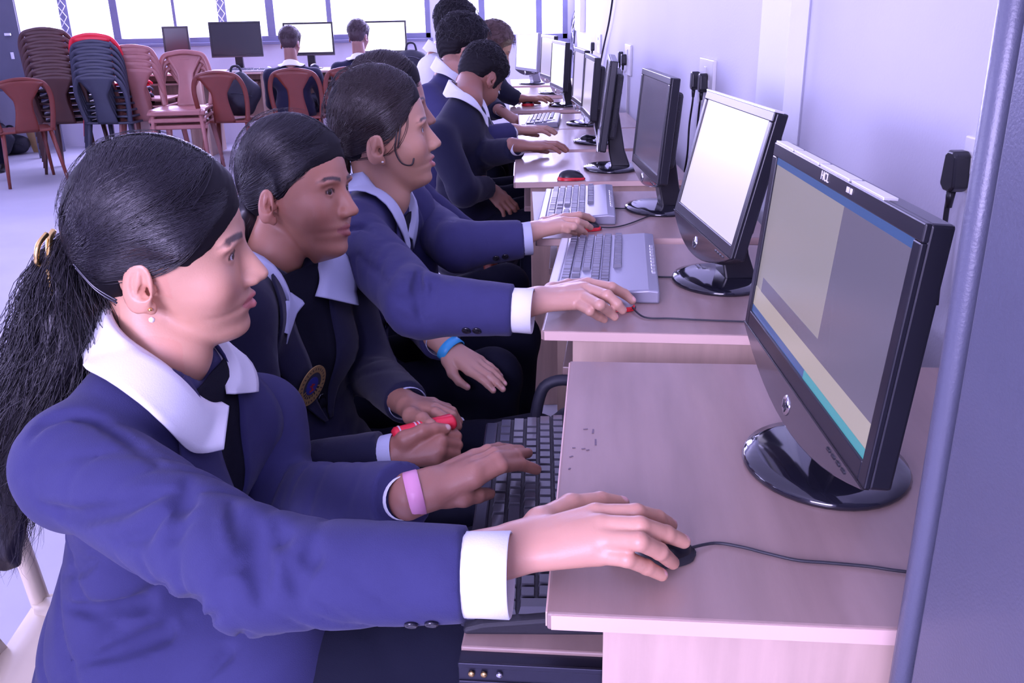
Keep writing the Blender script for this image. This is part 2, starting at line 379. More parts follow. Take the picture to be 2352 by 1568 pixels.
M8 = make_monitor(.40, .25, .03, 3, .09, m_scr_lav, None); set_mon(M8, .36, 5.70, -82, 'black monitor eighth from the camera, left screen of the white pair')
M9 = make_monitor(.40, .25, .03, 3, .09, m_scr_white, None, body=m_silver); set_mon(M9, .26, 6.45, -70, 'silver monitor farthest along the wall, under the window')

# ------------------------------------------------------------------ keyboards
def key_mesh(wd, dp, h, nm='key'):
    mb = MB(); t = .0022
    mb.add([(-wd/2, -dp/2, 0), (wd/2, -dp/2, 0), (wd/2, dp/2, 0), (-wd/2, dp/2, 0), (-wd/2+t, -dp/2+t, h), (wd/2-t, -dp/2+t, h), (wd/2-t, dp/2-t*.6, h), (-wd/2+t, dp/2-t*.6, h)],
           [(0,3,2,1),(4,5,6,7),(0,1,5,4),(1,2,6,5),(2,3,7,6),(3,0,4,7)])
    me = bpy.data.meshes.new(nm); me.from_pydata(mb.v, [], mb.f); return me
def keyboard(label, casem, keym, frame_m=None, L=.455, D=.165, each=True, group='keyboards on the desks', hot=False):
    """local: x along the length (0 = left end), y = depth away from the typist, centred"""
    t = empty('keyboard', label=label, cat='keyboard', group=group)
    th = .014
    c = MB().prism([(-D/2, 0), (D/2, 0), (D/2, th+.010), (D/2-.02, th+.012), (-D/2+.02, th), (-D/2, th*.6)], -L/2, L/2, 'x')
    c.build('case', casem, t, bevel=.004, seg=3)
    if frame_m:
        MB().box((-L/2+.01, -D/2-.004, .002), (L/2-.01, -D/2+.014, th+.001)).build('front_trim', frame_m, t, bevel=.003)
    def zt(y): return th + (y+D/2-.02)/(D-.04)*.012
    u = .0187; rows = []; x0 = -L/2+.010; y0 = -D/2+.026
    # (row, xstart units, widths)
    R = [[1.25, 1.25, 1.25, 5.6, 1.25, 1.25, 1.25, 1.9-.2],
         [2.2]+[1]*10+[2.6-.0], [1.75]+[1]*11+[2.05], [1.5]+[1]*12+[1.3], [1]*13+[1.8], [1]+[-.6]+[1]*4+[-.4]+[1]*4+[-.4]+[1]*4]
    keys = []
    for r, ws in enumerate(R):
        x = 0; y = y0+r*u+(.004 if r == 5 else 0)
        for wv in ws:
            if wv > 0: keys.append((x+wv/2, y, wv))
            x += abs(wv)
    xn = 15.1
    for r in (3, 4): keys += [(xn+.5+k, y0+r*u, 1) for k in range(3)]
    keys += [(xn+.5+k, y0, 1) for k in range(3)]+[(xn+1.5, y0+u, 1)]
    xp = 18.4
    for r in range(5):
        for k in range(4):
            if k == 3 and r in (1, 3): continue
            if r == 0 and k == 1: continue
            if r == 0 and k == 0: keys.append((xp+1, y0, 2)); continue
            keys.append((xp+.5+k, y0+r*u+(u/2 if k == 3 and r in (0, 2) else 0), 1 if not (k == 3 and r in (0, 2)) else -1))
    sc = (L-.02)/(22.4*u)
    cache = {}; allm = MB(); n = 0
    for (kx, ky, wv) in keys:
        tall = wv < 0; wd = abs(wv)*u*sc-.0022; dp = (2*u if tall else u)-.0022
        px, py = x0+kx*u*sc, ky; k = (round(wd, 4), tall)
        if each and n < 98:
            if k not in cache: cache[k] = key_mesh(wd, dp, .0075); cache[k].materials.append(keym)
            o = bpy.data.objects.new('key', cache[k]); COL.objects.link(o); o.parent = t; o.location = (px, py, zt(py)-.001); n += 1
        else:
            b = len(allm.v); z = zt(py)-.001; q = .002
            allm.add([(px-wd/2, py-dp/2, z), (px+wd/2, py-dp/2, z), (px+wd/2, py+dp/2, z), (px-wd/2, py+dp/2, z), (px-wd/2+q, py-dp/2+q, z+.007), (px+wd/2-q, py-dp/2+q, z+.007), (px+wd/2-q, py+dp/2-q, z+.007), (px-wd/2+q, py+dp/2-q, z+.007)],
                     [(4,5,6,7),(0,1,5,4),(1,2,6,5),(2,3,7,6),(3,0,4,7)])
    if allm.v:
        o = allm.build('keys', keym, t); o['kind'] = 'stuff'
    if hot:
        o = MB()
        for k in range(9): o.box((-.10+k*.024, D/2-.012, th+.010), (-.084+k*.024, D/2-.004, th+.0135))
        o.build('media_buttons', m_silver, t, bevel=.001)
    return t
def put(t, p, deg): t.location = p; t.rotation_euler = (0, 0, math.radians(deg))
# local +x (length) runs away from the sitter's left; the typist faces +x world, so keyboard +y -> world +x
K1 = keyboard('black full-size keyboard on the pulled-out tray of the nearest desk', m_blackmat, m_skirt, m_rail, L=.468, D=.17)
put(K1, (.052, .962, .664), -93)
K2 = keyboard('silver-edged keyboard on the second desk, just beyond the hand on the grey mouse', m_kbsil, m_keysil, m_white, L=.43, D=.20, hot=True)
a = atz(1330, 655, .76); b = atz(1500, 655, .765); c_ = atz(1440, 535, .765)
put(K2, (.215, 1.735, .75), -98)
K3 = keyboard('silver keyboard on the third desk beside a sheet of white paper', m_kbsil, m_keysil, m_kbsil, L=.40, D=.185, hot=True)
put(K3, (.215, 2.335, .75), -96)
K6 = keyboard('bright silver keyboard on the sixth desk', m_kbsil, m_keysil, m_white, L=.36, D=.16, each=False)
put(K6, (.215, 4.20, .75), -96)
K7 = keyboard('dark keyboard on the tray between the two leaning students', m_blackmat, m_whitetxt, None, L=.36, D=.14, each=False)
put(K7, (.02, 4.25, .664), -94)

# paper on desk 3
pp = [atz(1222, 440, .7512), atz(1272, 440, .7512), atz(1282, 525, .7512), atz(1228, 528, .7512)]
pm = MB().add(pp+[p-Vector((0, 0, .0006)) for p in pp], [(3, 2, 1, 0), (4, 5, 6, 7), (0, 1, 5, 4), (1, 2, 6, 5), (2, 3, 7, 6), (3, 0, 4, 7)])
o = pm.build('paper_sheet', mat('paper', (.85, .85, .85), .7, var=.02)); tag(o, 'white paper sheet lying on the third desk beside the keyboard', 'paper')

# ------------------------------------------------------------------ mice
def make_mouse(label, shellm, sidem, buttonm, cable=None, L=.088, W=.052, H=.029):
    t = empty('computer_mouse', label=label, cat='mouse', group='computer mice on the desks')
    def dome(hs, z0, x0=-1, x1=1, s=1.0, n=22, k=14):
        mb = MB(); vs = []; fs = []
        for i in range(n+1):
            u = -1+2*i/n
            ww = W/2*s*max(0, 1-abs(u)**2.6)**.5*(1-.10*u); hh = hs*max(0, 1-abs(u)**2.2)**.5*(1-.18*u)
            for j in range(k+1):
                a = PI*j/k; vs.append((u*L/2*s, ww*math.cos(a), z0+hh*math.sin(a)**.8))
        for i in range(n):
            for j in range(k): fs.append((i*(k+1)+j, i*(k+1)+j+1, (i+1)*(k+1)+j+1, (i+1)*(k+1)+j))
        return mb.add(vs, fs)
    dome(H*.62, .001, s=1.0).build('side_shell', sidem, t, smooth=True)
    b = MB(); b.lathe([(0, 0), (W/2*.96, 0), (W/2, .004), (W/2*.9, .006), (0, .006)], 24, sx=L/W)
    b.build('underside', m_blackmat, t)
    dome(H, .002, s=.93).build('top_shell', shellm, t, smooth=True)
    o = MB().lathe([(0, -.003), (.008, -.003), (.009, 0), (.008, .003), (0, .003)], 16).build('scroll_wheel', buttonm, t, smooth=True)
    o.location = (L*.22, 0, H*.70); o.rotation_euler = (PI/2, 0, 0)
    return t
def cable_part(name, pts, rad, parent, m=None, n=8):
    return MB().tube(smooth_path(pts), rad, n).build(name, m or m_blackmat, parent, world=True, smooth=True)
def mouse_at(px, py, deg, *a, cable=None, **k):
    t = make_mouse(*a, **k); p = atz(px, py, .755); t.location = (p.x, p.y, .75); t.rotation_euler = (0, 0, math.radians(deg))
    if cable: cable_part('cable', [Vector((p.x, p.y, .757))+Vector((math.cos(math.radians(deg)), math.sin(math.radians(deg)), 0))*.034]+[atz(x, y, .7525) for x, y in cable], .0016, t)
    return t
mouse_at(1494, 1262, -6, 'black computer mouse under the hand at the nearest desk', m_black, m_blackmat, m_silver, cable=[(1640, 1247), (1700, 1255), (1760, 1270), (1830, 1286), (1900, 1292), (1990, 1300), (2060, 1310), (2150, 1320)])
mouse_at(1405, 700, -22, 'silver and black mouse with red sides under the hand at the second desk', m_silver, m_red, m_blackmat, cable=[(1480, 728), (1540, 731), (1620, 735), (1700, 738), (1790, 742)])
mouse_at(1335, 522, -12, 'small dark mouse with a red edge under the hand at the third desk', m_black, m_red, m_silver, L=.10, cable=[(1405, 522), (1440, 515), (1480, 500), (1515, 485)])
mouse_at(1312, 409, 0, 'black and red mouse lying idle at the near edge of the fourth desk', m_black, m_red, m_silver)
mouse_at(1352, 323, 0, 'small dark mouse beyond the brown hand at the fifth desk', m_black, m_black, m_silver, L=.08, W=.05, H=.026)
mouse_at(1212, 240, 90, 'black and red mouse alone on the seventh desk', m_black, m_red, m_silver, L=.11, W=.07, H=.04)
mouse_at(1262, 287, 10, 'small silver mouse beside the bright keyboard on the sixth desk', m_silver, m_blackmat, m_blackmat, L=.09, W=.05, H=.028)

# desktop cables behind monitors
for i, (pts, lab) in enumerate([
    ([(1410, 478), (1450, 478), (1500, 470)], 'grey keyboard cable between the third desk keyboard and monitor base'),
    ([(1505, 635), (1550, 636), (1600, 632)], 'thin dark keyboard cable crossing the second desk to the monitor base'),
    ([(1985, 1062), (2040, 1075), (2090, 1090)], 'short black cable behind the nearest monitor')]):
    o = MB().tube(smooth_path([atz(x, y, .7525) for x, y in pts]), .0018 if i < 2 else .0035, 8).build('desk_cable', m_blackmat, None, smooth=True); tag(o, lab, 'cable')

# ------------------------------------------------------------------ wall sockets, plugs and cables
def plate(px, py, wd, ht, label, y=None):
    p = atx(px, py, WX); t = empty('socket_plate', (WX if p.y > 2.19 else WX+.035, p.y, p.z), 0, label, 'socket', 'white socket plates on the right wall')
    MB().box((-.012, -wd/2, -ht/2), (0, wd/2, ht/2)).build('cover_plate', m_white, t, bevel=.003)
    mb = MB()
    for k in (-1, 1):
        mb.box((-.0135, k*wd*.22-.010, -.012), (-.0118, k*wd*.22+.010, .012))
    mb.build('socket_face', m_blackmat if False else m_white, t, bevel=.001)
    MB().box((-.016, -wd*.06, ht*.18), (-.012, wd*.06, ht*.34)).build('switch', m_white, t, bevel=.001)
    return t
def plug(px, py, label, path, x=WX, s=1.0, rad=.0035):
    p = atx(px, py, x-.028); t = empty('power_plug', (p.x, p.y, p.z), 0, label, 'plug', 'black power plugs in the wall sockets')
    pl = MB().prism([(-.022*s, -.026*s), (-.017*s, .022*s), (-.008*s, .028*s), (.008*s, .028*s), (.017*s, .022*s), (.022*s, -.026*s), (.010*s, -.034*s), (-.010*s, -.034*s)], -.010, .016, 'x')
    pl.build('plug_body', m_black, t, bevel=.004, seg=3)
    MB().tube([(0, 0, -.030*s), (0, 0, -.060*s)], [.008*s, .005*s], 10).build('strain_relief', m_black, t, smooth=True)
    q = [Vector((p.x, p.y, p.z-.055*s))]+[atx(a, b, x-.02) for a, b in path]
    cable_part('cable', q, rad, t, m_black)
    return t
plate(2205, 385, .085, .085, 'white socket plate beside the steel cupboard')
plate(1628, 190, .20, .15, 'wide white switch board with two plugs above the second monitor')
plate(1446, 137, .20, .15, 'white socket box with conduit above the fourth monitor')
plate(1378, 100, .20, .12, 'small white socket plate above the sixth monitor')
plug(2192, 388, 'large black plug in the socket beside the steel cupboard', [(2178, 460), (2170, 515), (2160, 600), (2150, 700)], WX+.035, 1.0, .0042)
plug(1594, 183, 'black plug at left in the wide switch board', [(1590, 240), (1583, 290), (1578, 360), (1565, 430)], WX, .95)
plug(1612, 188, 'black plug at right in the wide switch board', [(1607, 240), (1602, 290), (1600, 340), (1596, 380)], WX, .95)
plug(1424, 130, 'black plug at left of the white conduit box', [(1421, 170), (1419, 215)], WX, .9)
plug(1431, 136, 'black plug at right of the white conduit box', [(1429, 170), (1427, 215)], WX, .9)
plug(1360, 106, 'black plug in the small far socket plate', [(1358, 140), (1357, 190)], WX, .9)
o = MB().box((WX-.012, -.009, .55), (WX, .009, .93), c=(0, atx(1446, 150, WX).y, 0)).build('wall_conduit', m_white, None); tag(o, 'thin white conduit running down the wall below the socket box', 'conduit')
o = MB().tube(smooth_path([atx(x, y, WX-.02) for x, y in ((1412, -60), (1406, 5), (1397, 60), (1388, 100), (1380, 140), (1370, 190), (1365, 230))]), .006, 8).build('hanging_cable', m_black, None, smooth=True); tag(o, 'long black cable hanging down the bright wall above the far monitors', 'cable')
WB = WX+.11
t = empty('cable_bundle', tuple(atx(1322, 60, WB)), 0, 'loose grey bundle of network cables hanging at the far end of the right wall', 'cable')
for k in range(9):
    pts = [atx(1326+RNG.uniform(-6, 8), 25, WB-.005), atx(1318+RNG.uniform(-8, 6), 55, WB-.03), atx(1314+RNG.uniform(-5, 8), 90, WB-.03), atx(1318+RNG.uniform(-3, 6), 130, WB-.02), atx(1324, 165, WB-.005)]
    MB().tube(smooth_path(pts), .007, 6).build('cable_strand', mat('cable_grey', (.30, .30, .36), .5) if k % 3 else m_black, t, world=True, smooth=True)
p = atx(1336, 60, WB); o = MB().box((-.05, -.25, -.22), (0, .25, .22), c=(WB, p.y-.1, p.z+.18)).build('distribution_box', m_white, None, bevel=.006); tag(o, 'pale distribution box on the far end of the right wall', 'box')

# ------------------------------------------------------------------ implicit surfaces
def V3(a): return np.array(a, dtype=np.float64)
def rc(P, a, b, ra, rb):
    a = V3(a); b = V3(b); ab = b-a; t = np.clip(((P-a)@ab)/max(ab@ab, 1e-12), 0, 1)
    return np.linalg.norm(P-a-t[:, None]*ab, axis=1)-(ra+(rb-ra)*t)
def ell(P, c, r, R=None):
    Q = P-V3(c)
    if R is not None: Q = Q@R
    r = V3(r); k0 = np.linalg.norm(Q/r, axis=1); k1 = np.linalg.norm(Q/(r*r), axis=1)+1e-9
    return k0*(k0-1)/k1
def smin(a, b, k):
    h = np.clip(.5+.5*(b-a)/k, 0, 1); return b+(a-b)*h-k*h*(1-h)
def smax(a, b, k): return -smin(-a, -b, k)
def poly2(P2, poly):
    """signed distance to a closed 2-D polygon, negative inside"""
    poly = np.array(poly, float); d = np.full(len(P2), 1e9); s = np.zeros(len(P2), bool); n = len(poly)
    for i in range(n):
        a = poly[i]; b = poly[(i+1) % n]; e = b-a; w = P2-a
        t = np.clip((w@e)/(e@e), 0, 1); d = np.minimum(d, np.linalg.norm(w-t[:, None]*e, axis=1))
        c = ((a[1] > P2[:, 1]) != (b[1] > P2[:, 1])); den = (b[1]-a[1]) if b[1] != a[1] else 1e-9
        s ^= c & (P2[:, 0] < (b[0]-a[0])*(P2[:, 1]-a[1])/den+a[0])
    return np.where(s, -d, d)
CN = np.array([(i, j, k) for i in (0, 1) for j in (0, 1) for k in (0, 1)])
def sdf_mesh(f, lo, hi, h, margin=1.5):
    lo = V3(lo); hi = V3(hi); B = 8
    nb = np.maximum(1, np.ceil((hi-lo)/(h*B)).astype(int)); n = nb*B
    bi = np.stack(np.meshgrid(*[np.arange(k) for k in nb], indexing='ij'), -1).reshape(-1, 3)
    c = lo+(bi*B+B/2)*h; v = f(c); act = np.abs(v) < B*h*.87*margin
    V = np.empty(n+1, np.float32)
    big = np.repeat(np.repeat(np.repeat(v.reshape(nb), B, 0), B, 1), B, 2); V[:-1, :-1, :-1] = big
    V[-1] = V[-2]; V[:, -1] = V[:, -2]; V[:, :, -1] = V[:, :, -2]
    offs = np.stack(np.meshgrid(*[np.arange(B+1)]*3, indexing='ij'), -1).reshape(-1, 3)
    ab = bi[act]
    for s in range(0, len(ab), 500):
        idx = (ab[s:s+500, None, :]*B+offs[None]).reshape(-1, 3)
        V[idx[:, 0], idx[:, 1], idx[:, 2]] = f(lo+idx*h)
    S = V < 0
    cnt = sum(S[i:n[0]+i, j:n[1]+j, k:n[2]+k].astype(np.int8) for i, j, k in CN)
    am = (cnt > 0) & (cnt < 8); ci = np.argwhere(am); idm = np.full(am.shape, -1, np.int64); idm[am] = np.arange(len(ci))
    cv = np.stack([V[ci[:, 0]+i, ci[:, 1]+j, ci[:, 2]+k] for i, j, k in CN], 1)
    acc = np.zeros((len(ci), 3)); num = np.zeros(len(ci))
    for a in range(8):
        for b in range(a+1, 8):
            if np.abs(CN[a]-CN[b]).sum() != 1: continue
            va, vb = cv[:, a], cv[:, b]; m = (va < 0) != (vb < 0)
            t = np.where(m, va/(va-vb+1e-20), 0)
            acc += np.where(m[:, None], CN[a]+t[:, None]*(CN[b]-CN[a]), 0); num += m
    vs = lo+(ci+acc/num[:, None])*h
    quads = []
    for ax in range(3):
        sl0 = [slice(0, n[0]+1)]*3; sl0 = [slice(0, n[q]+1) for q in range(3)]; sl1 = list(sl0)
        sl0[ax] = slice(0, n[ax]); sl1[ax] = slice(1, n[ax]+1)
        d = S[tuple(sl0)] != S[tuple(sl1)]; e = np.argwhere(d)
        o1, o2 = [(1, 2), (2, 0), (0, 1)][ax]
        ok = (e[:, o1] > 0) & (e[:, o2] > 0) & (e[:, o1] < n[o1]) & (e[:, o2] < n[o2]); e = e[ok]
        def cell(d1, d2):
            q = e.copy(); q[:, o1] -= d1; q[:, o2] -= d2; return idm[q[:, 0], q[:, 1], q[:, 2]]
        qd = np.stack([cell(1, 1), cell(0, 1), cell(0, 0), cell(1, 0)], 1)
        neg = S[e[:, 0], e[:, 1], e[:, 2]]; qd[~neg] = qd[~neg][:, ::-1]; quads.append(qd)
    q = np.concatenate(quads); q = q[(q >= 0).all(1)]
    return vs, q
def np_mesh(name, vs, quads, col=None):
    me = bpy.data.meshes.new(name); nq = len(quads); k = quads.shape[1]
    me.vertices.add(len(vs)); me.vertices.foreach_set('co', np.asarray(vs, np.float32).ravel())
    me.loops.add(nq*k); me.loops.foreach_set('vertex_index', quads.astype(np.int32).ravel())
    me.polygons.add(nq); me.polygons.foreach_set('loop_start', np.arange(0, nq*k, k, dtype=np.int32)); me.polygons.foreach_set('loop_total', np.full(nq, k, np.int32))
    me.update(calc_edges=True); me.validate()
    if col is not None:
        a = me.attributes.new('col', 'FLOAT_COLOR', 'POINT'); c4 = np.ones((len(vs), 4), np.float32); c4[:, :3] = col; a.data.foreach_set('color', c4.ravel())
    return me
def join_np(parts):
    vs = []; qs = []; cs = []; b = 0
    for v, q, c in parts:
        if q.shape[1] == 3: q = np.concatenate([q, q[:, 2:]], 1)
        vs.append(v); qs.append(q+b); cs.append(np.broadcast_to(c, (len(v), 3))); b += len(v)
    return np.concatenate(vs), np.concatenate(qs), np.concatenate(cs)
def tubes_np(C, rad, nside=3, taper=True):
    """C: (S,K,3) centre lines -> verts, quads"""
    S, K, _ = C.shape; T = np.gradient(C, axis=1); T /= np.linalg.norm(T, axis=2, keepdims=True)+1e-9
    ref = np.array([.31, .52, .79]); N = np.cross(T, ref); N /= np.linalg.norm(N, axis=2, keepdims=True)+1e-9; Bn = np.cross(T, N)
    prof = np.ones(K)
    if taper: prof = np.clip(np.minimum(np.linspace(.5, 4, K), np.linspace(4, .15, K)), 0, 1)
    r = (np.asarray(rad).reshape(-1, 1)*prof[None, :])[:, :, None]
    rings = np.stack([C+r*(math.cos(a)*N+math.sin(a)*Bn) for a in np.arange(nside)*2*PI/nside], 2)
    vs = rings.reshape(-1, 3); s = np.arange(S)[:, None, None]*K*nside; i = np.arange(K-1)[None, :, None]*nside; k = np.arange(nside)[None, None, :]; k2 = (k+1) % nside
    q = np.stack([s+i+k, s+i+k2, s+i+nside+k2, s+i+nside+k], -1).reshape(-1, 4)
    return vs, q
def table(pts, lo=-.16, hi=.16, n=641, sig=3.0):
    z = np.linspace(lo, hi, n); p = sorted(pts); v = np.interp(z, [a for a, _ in p], [b for _, b in p])
    dz = (hi-lo)/(n-1)*1000; k = np.arange(-40, 41)*dz; g = np.exp(-.5*(k/sig)**2); g /= g.sum()
    v = np.convolve(np.pad(v, 40, mode='edge'), g, mode='valid'); return z, v
PROF = {}
def head_tables(male, jaw=1.0):
    key = (male, jaw)
    if key in PROF: return PROF[key]
    F = [(.15, .0), (.125, .01), (.112, .04), (.098, .062), (.08, .079), (.06, .088), (.04, .0925), (.02, .0945), (.012, .0935), (.0, .0885), (-.012, .0865), (-.03, .0875), (-.046, .0905), (-.052, .0915), (-.060, .0945), (-.0665, .0905), (-.073, .0935), (-.082, .0885), (-.088, .0865), (-.098, .0885), (-.106, .0870), (-.114, .078), (-.120, .055), (-.126, .03), (-.135, .0)]
    W = [(.15, .0), (.12, .02), (.105, .042), (.085, .060), (.06, .0695), (.03, .0725), (.0, .0725), (-.02, .0700), (-.04, .0655), (-.06, .0595), (-.08, .052*jaw), (-.095, .044*jaw), (-.106, .035*jaw), (-.115, .024*jaw), (-.122, .012), (-.13, .002)]
    PROF[key] = (table(F, sig=2.6), table(W, sig=4)); return PROF[key]
def head_core(Q, male=False, jaw=1.0):
    (zt, Ft), (_, Wt) = head_tables(male, jaw)
    z = Q[:, 2]; F = np.interp(z, zt, Ft); W = np.maximum(np.interp(z, zt, Wt), .002)
    Bk = np.where(z > -.03, -.03, -.03+(-.03-z)*.55); c = (F+Bk)/2; D = np.maximum((F-Bk)/2, .002)
    n = 2.15; sy = np.clip((Q[:, 1]-c)/D, 0, 1); We = W*(1-.20*sy**1.5)
    q = ((np.abs(Q[:, 0])/We)**n+(np.abs(Q[:, 1]-c)/D)**n)**(1/n)
    face = (q-1)*np.minimum(W, D)
    face = smax(face, np.maximum(z-.105, -.131-z), .01)
    cran = ell(Q, (0, -.003, .030), (.0745, .088, .093))
    return smin(face, cran, .016)
EYE = (.0305, .0735, .001)
def head_field(Q, male=False, jaw=1.0, mouth=0.0, nose=1.0):
    d = head_core(Q, male, jaw)
    A = Q.copy(); A[:, 0] = np.abs(A[:, 0])
    d = smin(d, ell(A, (.045, .062, -.030), (.022, .020, .022)), .030)        # cheek
    d = smin(d, ell(A, (.030, .083, .0165), (.022, .009, .006)), .014)        # brow ridge
    d = smax(d, -ell(A, (.0315, .0945, .001), (.0185, .0125, .0105)), .010)    # eye socket
    lid = np.linalg.norm(A-V3(EYE), axis=1)-.0136
    d = smin(d, lid, .004)
    slit = ell(A, (.0310, .0885, .0002), (.0135, .0075, .0046))
    d = smax(d, -slit, .0012)
    tip = .0185*nose
    ns = rc(Q, (0, .0885, .004), (0, .0905+tip, -.0345), .0052, .0085)
    d = smin(d, rc(Q, (0, .080, .002), (0, .093, -.034), .0075, .0115), .010); d = smin(d, ns, .012)
    d = smin(d, ell(A, (.0115, .0975, -.0385), (.0068, .0098, .0068)), .009)  # wings
    d = smax(d, -ell(A, (.0068, .1025, -.0462), (.0036, .0055, .0030)), .002)  # nostril
    d = smin(d, rc(A, (0, .0950, -.0600+mouth*.2), (.020, .0825, -.0655), .0048, .0022), .004)   # upper lip
    d = smin(d, rc(A, (0, .0935, -.0735-mouth), (.019, .0815, -.0675), .0056, .0022), .004)
    d = smax(d, -rc(A, (0, .1000, -.0668-mouth*.4), (.022, .0855, -.0662), .0011+mouth*.5, .0008), .0018)
    d = smax(d, -rc(Q, (0, .1005, -.0510), (0, .0995, -.0555), .0020, .0022), .003)
    # ear
    a = math.radians(-14); Re = Matrix.Rotation(a, 3, 'X') @ Matrix.Rotation(math.radians(-20), 3, 'Z'); Rn = np.array(Re)
    ec = (.0745, -.014, -.016)
    e = ell(A, ec, (.0065, .0185, .0310), Rn)
    e = smax(e, -ell(A, (.0815, -.011, -.010), (.0060, .0115, .0190), Rn), .003)
    e = smin(e, ell(A, (.0775, -.0125, -.008), (.0020, .0045, .0130), Rn), .003)
    e = smax(e, -ell(A, (.0790, -.0065, -.0200), (.0065, .0065, .0085), Rn), .003)
    e = smin(e, ell(A, (.0745, .0015, -.0185), (.0042, .0040, .0065)), .003)
    e = smin(e, ell(A, (.0730, -.0045, -.0410), (.0042, .0068, .0085)), .008)
    return smin(d, e, .004)
class Head:
    def __init__(s, c, az, pitch=0, roll=0, scale=1.0, **k):
        s.c = V3(c); s.s = scale; s.k = k
        # local: x right, y face, z up
        R = Matrix.Rotation(math.radians(az-90), 3, 'Z') @ Matrix.Rotation(math.radians(-pitch), 3, 'X') @ Matrix.Rotation(math.radians(roll), 3, 'Y')
        s.R = np.array(R)
    def L(s, P): return ((P-s.c)@s.R)/s.s
    def Wd(s, Q): return (np.asarray(Q, float)*s.s)@s.R.T+s.c
def sstep(a, b, x): t = np.clip((x-a)/(b-a), 0, 1); return t*t*(3-2*t)
def skin_color(Q, base, lip, brow=(.012, .010, .012), brow_w=1.0, stub=0):
    A = np.abs(Q[:, 0]); z = Q[:, 2]; y = Q[:, 1]; c = np.tile(np.array(base), (len(Q), 1))
    def mixin(m, col): c[:] = c*(1-m[:, None])+np.array(col)*m[:, None]
    ck = np.exp(-(((A-.045)/.020)**2+((z+.035)/.020)**2+((y-.07)/.03)**2)); mixin(ck*.35, (base[0]*1.05, base[1]*.72, base[2]*.75))
    mixin((y < .02)*(A > .066)*.25, (base[0]*1.0, base[1]*.7, base[2]*.68))
    lw = np.clip(1-(A/.0225)**2, 0, 1)
    top = -.0568-.006*(A/.022)**1.5; bot = -.0795+.010*(A/.022)**1.6
    m = sstep(.0015, -.0012, np.maximum(z-top, bot-z))*(y > .075)*(A < .0235); mixin(m, lip)
    # eyebrow
    bz = .0185+.0050*np.sin(np.clip((A-.010)/.045, 0, 1)*PI*.75)-.0045*np.clip((A-.045)/.01, 0, 1); bw = .0034*(1-.6*np.clip((A-.030)/.025, 0, 1))*brow_w
    m = sstep(1.2, .55, np.abs(z-bz)/bw)*sstep(.009, .014, A)*sstep(.057, .047, A)*(y > .045); mixin(m*.9, brow)
    # dark lashes round the lid opening
    A3 = Q.copy(); A3[:, 0] = A; e = ell(A3, (.0310, .0885, .0008), (.0150, .012, .0056)); m = sstep(.0009, .0, e)*(z > -.0015)*(y > .07)*(y < .092); mixin(m*.9, brow)
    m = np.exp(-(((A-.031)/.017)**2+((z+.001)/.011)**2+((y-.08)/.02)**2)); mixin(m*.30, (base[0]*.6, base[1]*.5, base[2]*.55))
    if stub:
        m = (sstep(-.035, -.05, z)*sstep(-.02, .02, y)*(1-lw*(z > -.08)*(z < -.055)))*stub; mixin(np.clip(m, 0, 1), (.05, .04, .045))
    return c
def uvsphere(c, r, n=16, m=12):
    vs = [(c[0]+r*math.sin(PI*i/m)*math.cos(2*PI*j/n), c[1]+r*math.sin(PI*i/m)*math.sin(2*PI*j/n), c[2]+r*math.cos(PI*i/m)) for i in range(m+1) for j in range(n)]
    q = [(i*n+j, (i+1)*n+j, (i+1)*n+(j+1) % n, i*n+(j+1) % n) for i in range(m) for j in range(n)]
    return np.array(vs), np.array(q)
def eye_parts(H, look=(0, 1, -.05)):
    out = []; lk = V3(look)/np.linalg.norm(look)
    for sx in (-1, 1):
        c = V3((sx*EYE[0], EYE[1], EYE[2])); v, q = uvsphere(c, .0124, 40, 32)
        dd = ((v-c)/.0124)@lk; col = np.tile(V3((.72, .70, .72)), (len(v), 1))
        col[dd > math.cos(.50)] = (.045, .022, .014); col[dd > math.cos(.22)] = (.003, .003, .003)
        out.append((H.Wd(v), q, col))
    return out
def make_head(H, base, lip, h=.0022, neck=None, neck_r=.042, brow_w=1.0, stub=0, look=(0, 1, -.05)):
    """neck: world point of the neck base"""
    nb = H.L(V3(neck)[None])[0]
    def f(Q):
        d = head_field(Q, **H.k); n = rc(Q, (0, -.030, -.050), nb, neck_r, neck_r*1.15)
        n = smin(n, rc(Q, (0, -.006, -.07), nb+V3((0, .02, .01)), neck_r*.72, neck_r*.9), .02)
        return smin(d, n, .014)
    lo = np.minimum(V3((-.092, -.115, -.15)), nb-.07); hi = np.maximum(V3((.092, .125, .135)), nb+.07)
    vs, q = sdf_mesh(f, lo, hi, h/H.s)
    col = skin_color(vs, base, lip, brow_w=brow_w, stub=stub)
    return [(H.Wd(vs), q, col)]+eye_parts(H, look)

# ------------------------------------------------------------------ hair
def hair_cap(H, poly, thick=.010, h=.0028, extra=None, bump=.0012, freq=150, seed=0, top=0.0):
    def f(Q):
        d = head_core(Q, **{k: v for k, v in H.k.items() if k in ('male', 'jaw')})
        g = poly2(Q[:, 1:3], poly)
        th = thick+top*sstep(.02, .10, Q[:, 2])
        th = .0015+(th-.0015)*sstep(.002, -.030, g)
        d = smax(d-th, g, .004)
        if extra is not None: d = extra(Q, d)
        if bump:
            ang = np.arctan2(Q[:, 2]-.02, Q[:, 1]+.01); d = d-bump*(np.sin(ang*freq*.30+Q[:, 0]*130+3*np.sin(Q[:, 0]*60+seed))*.5+.5*np.sin(ang*freq*.73+Q[:, 0]*310+seed))
        return d
    vs, q = sdf_mesh(f, (-.11, -.135, -.14), (.11, .125, .15), h/H.s, 1.7)
    return H.Wd(vs), q
